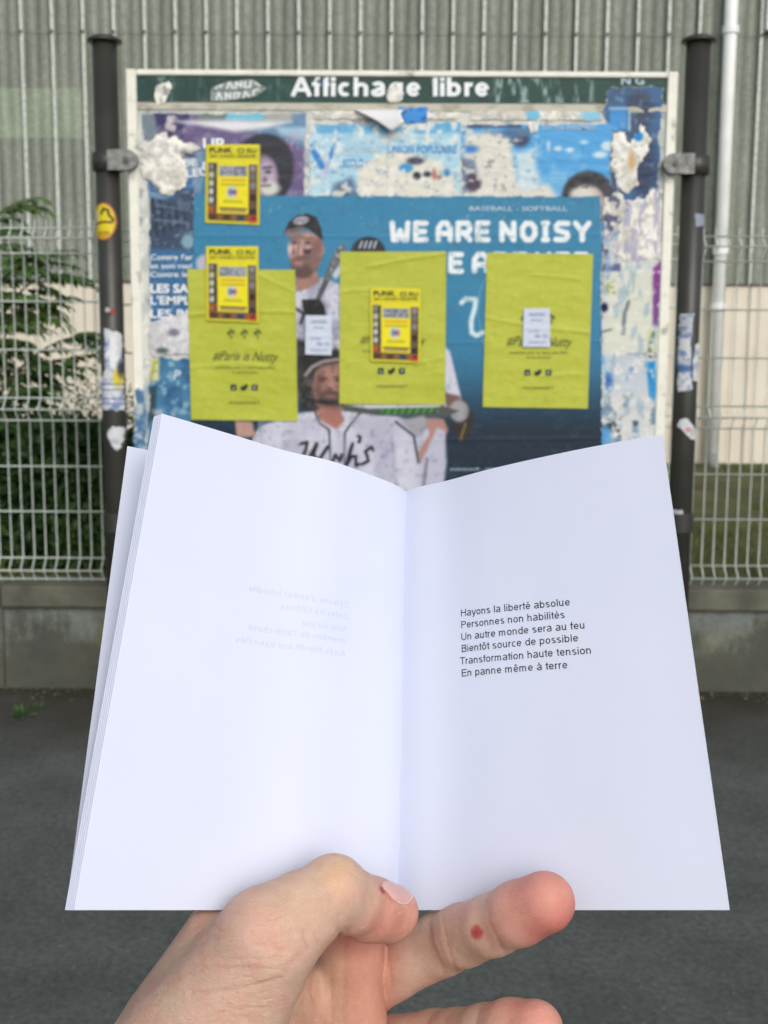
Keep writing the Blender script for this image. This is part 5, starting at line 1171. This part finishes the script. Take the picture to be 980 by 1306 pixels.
for t, a, b_ in (("Défense d'entrer interdite", (444.8, 776), (316.8, 754)), ('Codes les clôtures', (444.4, 791), (357.5, 777)), ('Nom du site', (442.5, 806.8), (384.7, 798.5)),
                 ("Invention de l'anti-chose", (441.9, 822), (316.4, 803.5)), ('Accès interdit aux bas-côtés', (440.9, 838.6), (300.4, 819))):
    page_text(LF, pL, t, a, b_, 2.2, M['ghost'], .09, mirror=True, name='show_through_line')

# ------------------------------------------------------------------ HAND (left hand, thumb in front of the booklet, index behind it)
def J(px, py, z): return np.array([(px-490)*z/1500, (653-py)*z/1500, z], np.float32)
def cap(P, a, ra, b, rb):
    d = b-a; L2 = float(d@d); t = np.clip(((P[0]-a[0])*d[0]+(P[1]-a[1])*d[1]+(P[2]-a[2])*d[2])/L2, 0, 1)
    return np.sqrt((P[0]-a[0]-t*d[0])**2+(P[1]-a[1]-t*d[1])**2+(P[2]-a[2]-t*d[2])**2)-(ra+(rb-ra)*t)
def smin(a, b, k):
    h = np.maximum(k-np.abs(a-b), 0)/k; return np.minimum(a, b)-h*h*k*.25
def chain(P, js, k=1.5):
    d = None
    for (a, ra), (b, rb) in zip(js[:-1], js[1:]):
        c = cap(P, a, ra, b, rb); d = c if d is None else smin(d, c, k)
    return d
THUMB = [(J(345, 1193, 338), 13.6), (J(385, 1164, 343), 11.6), (J(424, 1138, 349), 10.1), (J(448, 1150, 354.5), 9.3), (J(474, 1158, 362), 9.1), (J(500, 1164, 369.5), 8.4)]
MID = [(J(400, 1300, 407), 11.5), (J(500, 1234, 397), 10.6), (J(565, 1203, 387), 10.1), (J(592, 1193, 377), 9.6), (J(628, 1180, 364), 9.2), (J(662, 1165, 355), 9.35), (J(695, 1151, 349), 9.0)]
RING = [(J(385, 1420, 408), 11.5), (J(500, 1338, 398), 10.4), (J(556, 1329, 388), 9.9), (J(584, 1326, 379), 9.3), (J(620, 1320, 366), 8.9), (J(652, 1314, 358), 8.9), (J(683, 1312, 352), 8.3)]
PINK = [(J(372, 1520, 408), 10.5), (J(470, 1452, 400), 9), (J(520, 1438, 392), 8.4), (J(575, 1428, 374), 7.6), (J(628, 1418, 362), 7.2)]
INDEX = [(J(428, 1400, 392), 12.5), (J(450, 1300, 389), 10.8), (J(449, 1220, 388.5), 10.3), (J(450, 1160, 391.5), 9.9), (J(462, 1010, 407.5), 9.2), (J(467, 925, 417), 8.3)]
def hand_sdf(P):
    th = smin(cap(P, J(338, 1202, 338), 14.6, J(222, 1362, 350), 22), chain(P, THUMB, 2.0), 5)
    th = smin(th, cap(P, J(427, 1131, 348), 8.6, J(430, 1137, 350), 8.8), 3)
    th = smin(th, cap(P, J(470, 1168, 362), 7.6, J(492, 1170, 368), 7.4), 3)
    pad = cap(P, J(338, 1248, 338), 9.6, J(262, 1345, 345), 22); th = smin(th, pad, 6)
    back = cap(P, J(268, 1188, 353), 7.6, J(222, 1290, 362), 13); th = smin(th, back, 7)
    palm = smin(cap(P, J(405, 1340, 404), 14, J(330, 1460, 396), 23), cap(P, J(300, 1330, 382), 19, J(250, 1430, 380), 24), 12)
    palm = smin(palm, cap(P, J(345, 1258, 374), 10, J(412, 1290, 402), 12), 8)
    palm = smin(palm, cap(P, J(220, 1410, 368), 25, J(40, 1900, 335), 34), 14)
    d = smin(palm, chain(P, INDEX, 2.5), 6)
    d = smin(d, chain(P, MID, 2.0), .8); d = smin(d, chain(P, RING, 2.0), .8); d = smin(d, chain(P, PINK, 2.0), .8)
    return smin(d, th, 2.5)
def surface_nets(f, lo, hi, h):
    xs = [np.arange(lo[i], hi[i]+h, h, dtype=np.float32) for i in range(3)]
    P = np.meshgrid(*xs, indexing='ij', sparse=True); S = f(P); nx_, ny_, nz_ = S.shape
    ins = S < 0
    c = np.zeros((nx_-1, ny_-1, nz_-1), np.int8)
    for a in (0, 1):
        for b in (0, 1):
            for d in (0, 1): c += ins[a:nx_-1+a, b:ny_-1+b, d:nz_-1+d]
    act = (c > 0) & (c < 8); I = np.argwhere(act); idm = np.full(act.shape, -1, np.int64); idm[act] = np.arange(len(I))
    acc = np.zeros((len(I), 3)); cnt = np.zeros(len(I)); cor = [(a, b, d) for a in (0, 1) for b in (0, 1) for d in (0, 1)]
    for p in cor:
        for ax in range(3):
            if p[ax]: continue
            q = list(p); q[ax] = 1; s0 = S[I[:, 0]+p[0], I[:, 1]+p[1], I[:, 2]+p[2]]; s1 = S[I[:, 0]+q[0], I[:, 1]+q[1], I[:, 2]+q[2]]
            m = (s0 < 0) != (s1 < 0); t = np.where(m, s0/(s0-s1+1e-12), 0); pos = np.array(p, float)[None]+np.zeros((len(I), 3)); pos[:, ax] += t
            acc[m] += pos[m]; cnt += m
    V = (I+acc/cnt[:, None])*h+np.array([x[0] for x in xs]); Fs = []
    for ax in range(3):
        o1, o2 = [(1, 2), (2, 0), (0, 1)][ax]
        sl0 = [slice(None)]*3; sl1 = [slice(None)]*3; sl0[ax] = slice(0, -1); sl1[ax] = slice(1, None)
        x = ins[tuple(sl0)] != ins[tuple(sl1)]; E = np.argwhere(x); E = E[(E[:, o1] > 0) & (E[:, o2] > 0) & (E[:, o1] < S.shape[o1]-1) & (E[:, o2] < S.shape[o2]-1)]
        flip = ins[E[:, 0], E[:, 1], E[:, 2]]
        def cid(d1, d2):
            e = E.copy(); e[:, o1] -= d1; e[:, o2] -= d2; return idm[e[:, 0], e[:, 1], e[:, 2]]
        q = np.stack([cid(1, 1), cid(0, 1), cid(0, 0), cid(1, 0)], -1); q[~flip] = q[~flip][:, ::-1]; Fs.append(q)
    return V, np.concatenate(Fs)
def grad(V, e=.15):
    g = np.empty_like(V)
    for i in range(3):
        a = V.copy(); b = V.copy(); a[:, i] += e; b[:, i] -= e; g[:, i] = hand_sdf(a.T)-hand_sdf(b.T)
    return g/(np.linalg.norm(g, axis=1)[:, None]+1e-9)
V, Q = surface_nets(hand_sdf, (-150, -325, 296), (66, -55, 440), 1.0)
V = V.astype(np.float64)
for _ in range(2):
    n_ = grad(V); V -= n_*hand_sdf(V.T)[:, None]*.9
# finer quads where the camera sees skin: one level of plain subdivision of the upper part of the hand
def subdivide(V, Q):
    nv = len(V); E = np.concatenate([Q[:, [0, 1]], Q[:, [1, 2]], Q[:, [2, 3]], Q[:, [3, 0]]]); E.sort(axis=1)
    U, inv = np.unique(E, axis=0, return_inverse=True); inv = inv.reshape(4, -1); em = (V[U[:, 0]]+V[U[:, 1]])/2; fm = V[Q].mean(1)
    V2 = np.concatenate([V, em, fm]); e = nv+inv; f = nv+len(U)+np.arange(len(Q))
    Q2 = np.concatenate([np.stack([Q[:, 0], e[0], f, e[3]], -1), np.stack([Q[:, 1], e[1], f, e[0]], -1), np.stack([Q[:, 2], e[2], f, e[1]], -1), np.stack([Q[:, 3], e[3], f, e[2]], -1)])
    return V2, Q2
V, Q = subdivide(V, Q); n_ = grad(V); V -= n_*hand_sdf(V.T)[:, None]*.9; n_ = grad(V)
PX = 490+1500*V[:, 0]/V[:, 2]; PY = 653-1500*V[:, 1]/V[:, 2]; ZZ = V[:, 2]
face = np.clip(-n_[:, 2]*2.5+.2, 0, 1)
def dline(pts):
    pts = np.array(pts, float); d = np.full(len(V), 1e9)
    for a, c in zip(pts[:-1], pts[1:]):
        e = c-a; t = np.clip(((PX-a[0])*e[0]+(PY-a[1])*e[1])/(e@e+1e-9), 0, 1); d = np.minimum(d, np.hypot(PX-a[0]-t*e[0], PY-a[1]-t*e[1]))
    return d
disp = np.zeros(len(V)); crs = np.zeros(len(V))
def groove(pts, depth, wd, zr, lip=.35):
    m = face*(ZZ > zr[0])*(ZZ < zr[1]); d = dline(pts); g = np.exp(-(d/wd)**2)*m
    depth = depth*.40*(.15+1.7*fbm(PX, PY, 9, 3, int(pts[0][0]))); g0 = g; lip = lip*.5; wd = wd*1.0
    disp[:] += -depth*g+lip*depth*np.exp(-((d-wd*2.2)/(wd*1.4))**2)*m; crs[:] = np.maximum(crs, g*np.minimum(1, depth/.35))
TH = (300, 361)
groove([(382, 1217), (367, 1232), (358, 1247), (330, 1256), (291, 1263), (244, 1268)], .6, 3.6, TH)
groove([(371, 1214), (344, 1207), (316, 1204)], .5, 3.0, TH)
groove([(362, 1238), (330, 1234), (273, 1236), (240, 1241)], .3, 2.5, TH)
groove([(350, 1225), (318, 1222), (290, 1224)], .22, 2.2, TH)
groove([(345, 1285), (300, 1288), (262, 1296)], .25, 2.5, TH)
groove([(330, 1215), (300, 1212), (276, 1216)], .18, 2.0, TH)
groove([(394, 1210), (388, 1196), (387, 1186)], .55, 2.6, (300, 375)); groove([(434, 1196), (431, 1182), (432, 1168)], .5, 2.8, (300, 380)); groove([(405, 1204), (402, 1190)], .3, 2.2, (300, 375))
groove([(444, 1196), (442, 1184)], .3, 2, (300, 380))
PA = (366, 430)
groove([(398, 1215), (398, 1270), (412, 1306)], .5, 2.6, PA); groove([(386, 1240), (388, 1306)], .35, 2.2, PA); groove([(420, 1212), (424, 1306)], .25, 2.2, PA); groove([(440, 1204), (438, 1306)], .45, 3.5, PA)
groove([(478, 1196), (481, 1226), (485, 1262)], .2, 2, PA)
FI = (335, 392)
groove([(547, 1172), (552, 1208), (568, 1241)], .36, 2.8, (340, 400)); groove([(556, 1172), (561, 1206), (576, 1240)], .12, 2.0, (340, 400)); groove([(564, 1170), (571, 1206), (582, 1240)], .34, 2.6, (340, 400)); groove([(621, 1148), (625, 1178), (645, 1216)], .34, 2.8, FI); groove([(630, 1190), (640, 1214)], .25, 2, FI)
groove([(493, 1204), (497, 1232), (499, 1258)], .4, 2.6, (340, 400))
groove([(545, 1310), (548, 1300), (553, 1286)], .5, 2.8, (340, 400)); groove([(606, 1308), (609, 1296), (613, 1284)], .5, 2.8, FI)
for k in range(7): groove([(448+k*3, 1120+k*2.0-6), (444+k*3, 1112+k*1.5)], .12, 1.3, (335, 372))
for k in range(5): groove([(415+k*6, 1104+abs(k-2)*3), (413+k*6, 1122)], .14, 1.6, (330, 372))
disp += .10*(fbm(PX, PY, 26, 3, 3)-.5)*face+.16*(fbm(PX*1.0, PY*2.2, 9, 3, 4)-.5)*face*np.clip((400-PX)/60, 0, 1)
fold = fbm(PX*.22+fbm(PX, PY, 30, 2, 61)*6, PY*1.0+(PX-300)*.12, 5.5, 3, 62); fold = np.abs(fold-.5)*2
disp -= .16*np.clip(.25-fold, 0, 1)*4*face*np.clip((400-PX)/60, 0, 1)*(ZZ < 366)
fold2 = np.abs(fbm(PX, PY, 4.0, 3, 63)-.5)*2; disp -= .05*np.clip(.2-fold2, 0, 1)*5*face
V += n_*disp[:, None]
# skin colour
def near(c, r0, r1): d = np.linalg.norm(V-np.asarray(c), axis=1); return np.clip((r1-d)/(r1-r0), 0, 1)
C = np.tile(np.array([210, 176, 158.]), (len(V), 1))
def tint(a, c): C[:] = C*(1-a[:, None])+np.array(c, float)*a[:, None]
mot = fbm(PX, PY, 22, 4, 8); tint(np.clip((mot-.5)*2.4, 0, .5), (212, 164, 144)); tint(np.clip((.5-mot)*2.4, 0, .4), (208, 182, 158))
pal = np.clip((ZZ-366)/10, 0, 1)*np.clip((520-PX)/30, 0, 1)*np.clip((PY-1150)/20, 0, 1); tint(pal*.7, (204, 160, 138)); tint(pal*np.clip((PX-430)/20, 0, 1)*.5, (202, 134, 118))
tint(pal*np.exp(-((PX-445)/26)**2-((PY-1200)/22)**2)*.7, (178, 108, 92))
tint(near(MID[-1][0], 7, 21)*.8, (216, 138, 126)); tint(near(RING[-1][0], 6, 19)*.8, (220, 142, 128)); tint(near(MID[-1][0]+np.array([3, -7, -4]), 3, 12)*.45, (196, 96, 88))
tint(near(MID[3][0], 4, 14)*.3, (214, 178, 146)); tint(near(J(500, 1168, 366), 6, 16)*.6, (218, 148, 134)); tint(near(J(478, 1172, 356), 5, 14)*.6, (210, 136, 120))
tint(near(J(428, 1108, 342), 3, 9)*.55, (222, 186, 146)); tint(near(J(330, 1180, 328), 4, 20)*.2, (218, 168, 152)); tint(near(J(385, 1140, 335), 4, 16)*.35, (214, 186, 154))
tint(near(J(270, 1195, 335), 4, 18)*.25, (196, 160, 146))
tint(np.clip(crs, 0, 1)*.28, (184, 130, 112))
# sore red spot on the finger, nick by the nail, flaky white skin
sp = np.hypot((PX-608.5)/9.5, (PY-1190)/10.5)+.35*(fbm(PX, PY, 5, 3, 9)-.5); tint(np.clip((1.05-sp)*2.4, 0, 1)*(ZZ < 372)*face*.85, (188, 78, 76)); tint(np.clip((.55-sp)*2, 0, 1)*(ZZ < 372)*face*.5, (164, 48, 52))
tint(np.exp(-(dline([(486, 1133), (489, 1138)])/2.0)**2)*(ZZ < 375)*face*.95, (120, 20, 28))
tint(np.exp(-(dline([(500, 1150), (493, 1141), (486, 1132), (486, 1127), (492, 1122.5)])/2.4)**2)*(ZZ < 376)*face*.5, (196, 120, 110))
for pts in ([(512, 1157), (520, 1158), (527, 1152), (530, 1146)], [(508, 1166), (516, 1162)], [(455, 1182), (462, 1184), (468, 1180)], [(512, 1150), (518, 1158)]): tint(np.exp(-(dline(pts)/1.0)**2)*face*(ZZ < 378)*.7*(fbm(PX, PY, 3, 2, 12) > .4), (232, 204, 196))
def skinmat():
    m, n, l, b = newmat('skin'); a = n.new('ShaderNodeAttribute'); a.attribute_name = 'paint'
    nz = noise_node(n, l, 150, 7, .7); r = ramp(n, l, nz.outputs[0], [(.25, (.88, .80, .78)), (.7, (1.05, 1.06, 1.06))])
    c = mixc(n, l, 1, a.outputs['Color'], r.outputs[0], 'MULTIPLY'); l.new(c, b.inputs['Base Color'])
    b.inputs['Roughness'].default_value = .52; b.inputs['Specular IOR Level'].default_value = .4
    b.inputs['Subsurface Weight'].default_value = .12; b.inputs['Subsurface Radius'].default_value = (1.0, .35, .2); b.inputs['Subsurface Scale'].default_value = .003
    tc = n.new('ShaderNodeTexCoord'); mp = n.new('ShaderNodeMapping'); mp.inputs['Scale'].default_value = (1, 1, 2.0); mp.inputs['Rotation'].default_value = (0, .5, 0); l.new(tc.outputs['Object'], mp.inputs[0])
    vo = n.new('ShaderNodeTexVoronoi'); vo.feature = 'DISTANCE_TO_EDGE'; vo.inputs['Scale'].default_value = 1100; l.new(mp.outputs[0], vo.inputs['Vector'])
    rr = ramp(n, l, vo.outputs['Distance'], [(0, (0,)*3), (.12, (1,)*3)])
    nb = noise_node(n, l, 700, 3, .6, stretch=(1, 1, 3)); p = bump(n, l, b, rr.outputs[0], .5, .00022); bump(n, l, b, nb.outputs[0], .6, .0004, p); return m
M['skin'] = skinmat()
ho = mmw(J(240, 1420, 372))
hd = obj('person', mmw(V), Q, M['skin'], None, smooth=True, colors=C, origin=tuple(ho), label='bare left hand pinching the open booklet, a red sore on one finger', cat='person')
# thumb nail: a thin plate that follows the thumb
NP = [(484.5, 1130), (489, 1124.5), (498, 1123), (509, 1126), (519, 1132), (527, 1141), (526, 1148), (520, 1153), (511, 1154.5), (503, 1150), (494, 1141)]
us = np.linspace(479, 532, 54); vs = np.linspace(1118, 1160, 43); UU, VV = np.meshgrid(us, vs)
dv = np.stack([(UU.ravel()-490)/1500, (653-VV.ravel())/1500, np.ones(UU.size)], -1); dvn = np.linalg.norm(dv, axis=1); tz = np.full(UU.size, 340.0)
for _ in range(40): tz += np.clip(hand_sdf((dv*tz[:, None]).T)/dvn, -3, 3)*.9
NPt = dv*tz[:, None]; hit = np.abs(hand_sdf(NPt.T)) < .08; gn = grad(NPt)
s = Sheet([(479, 1118), (532, 1118), (532, 1160), (479, 1160)], 1); s.X = UU; s.Y = VV; ed = s.sdpoly(NP).ravel()
NPt = NPt+gn*(.16+.22*np.clip(-ed/4, 0, 1))[:, None]
k = np.arange(UU.size).reshape(UU.shape); Q = np.stack([k[1:, :-1], k[1:, 1:], k[:-1, 1:], k[:-1, :-1]], -1).reshape(-1, 4)
ok = (hit & (ed < 0))[Q].all(1); Q = Q[ok]; used = np.unique(Q); mp = np.full(UU.size, -1); mp[used] = np.arange(len(used))
NC = np.tile(np.array([212, 166, 160.]), (UU.size, 1)); fe = np.clip((ed+2.6)/1.2, 0, 1)*(UU.ravel() > 506); NC = NC*(1-fe[:, None])+np.array([228, 210, 198.])*fe[:, None]
lun = np.clip((496-UU.ravel())/6, 0, 1)*.5; NC = NC*(1-lun[:, None])+np.array([222, 184, 176.])*lun[:, None]
mn, n, l, b = newmat('nail'); a_ = n.new('ShaderNodeAttribute'); a_.attribute_name = 'paint'; l.new(a_.outputs['Color'], b.inputs['Base Color']); b.inputs['Roughness'].default_value = .28
obj('thumb_nail', mmw(NPt[used]), mp[Q], mn, hd, smooth=True, colors=NC[used])
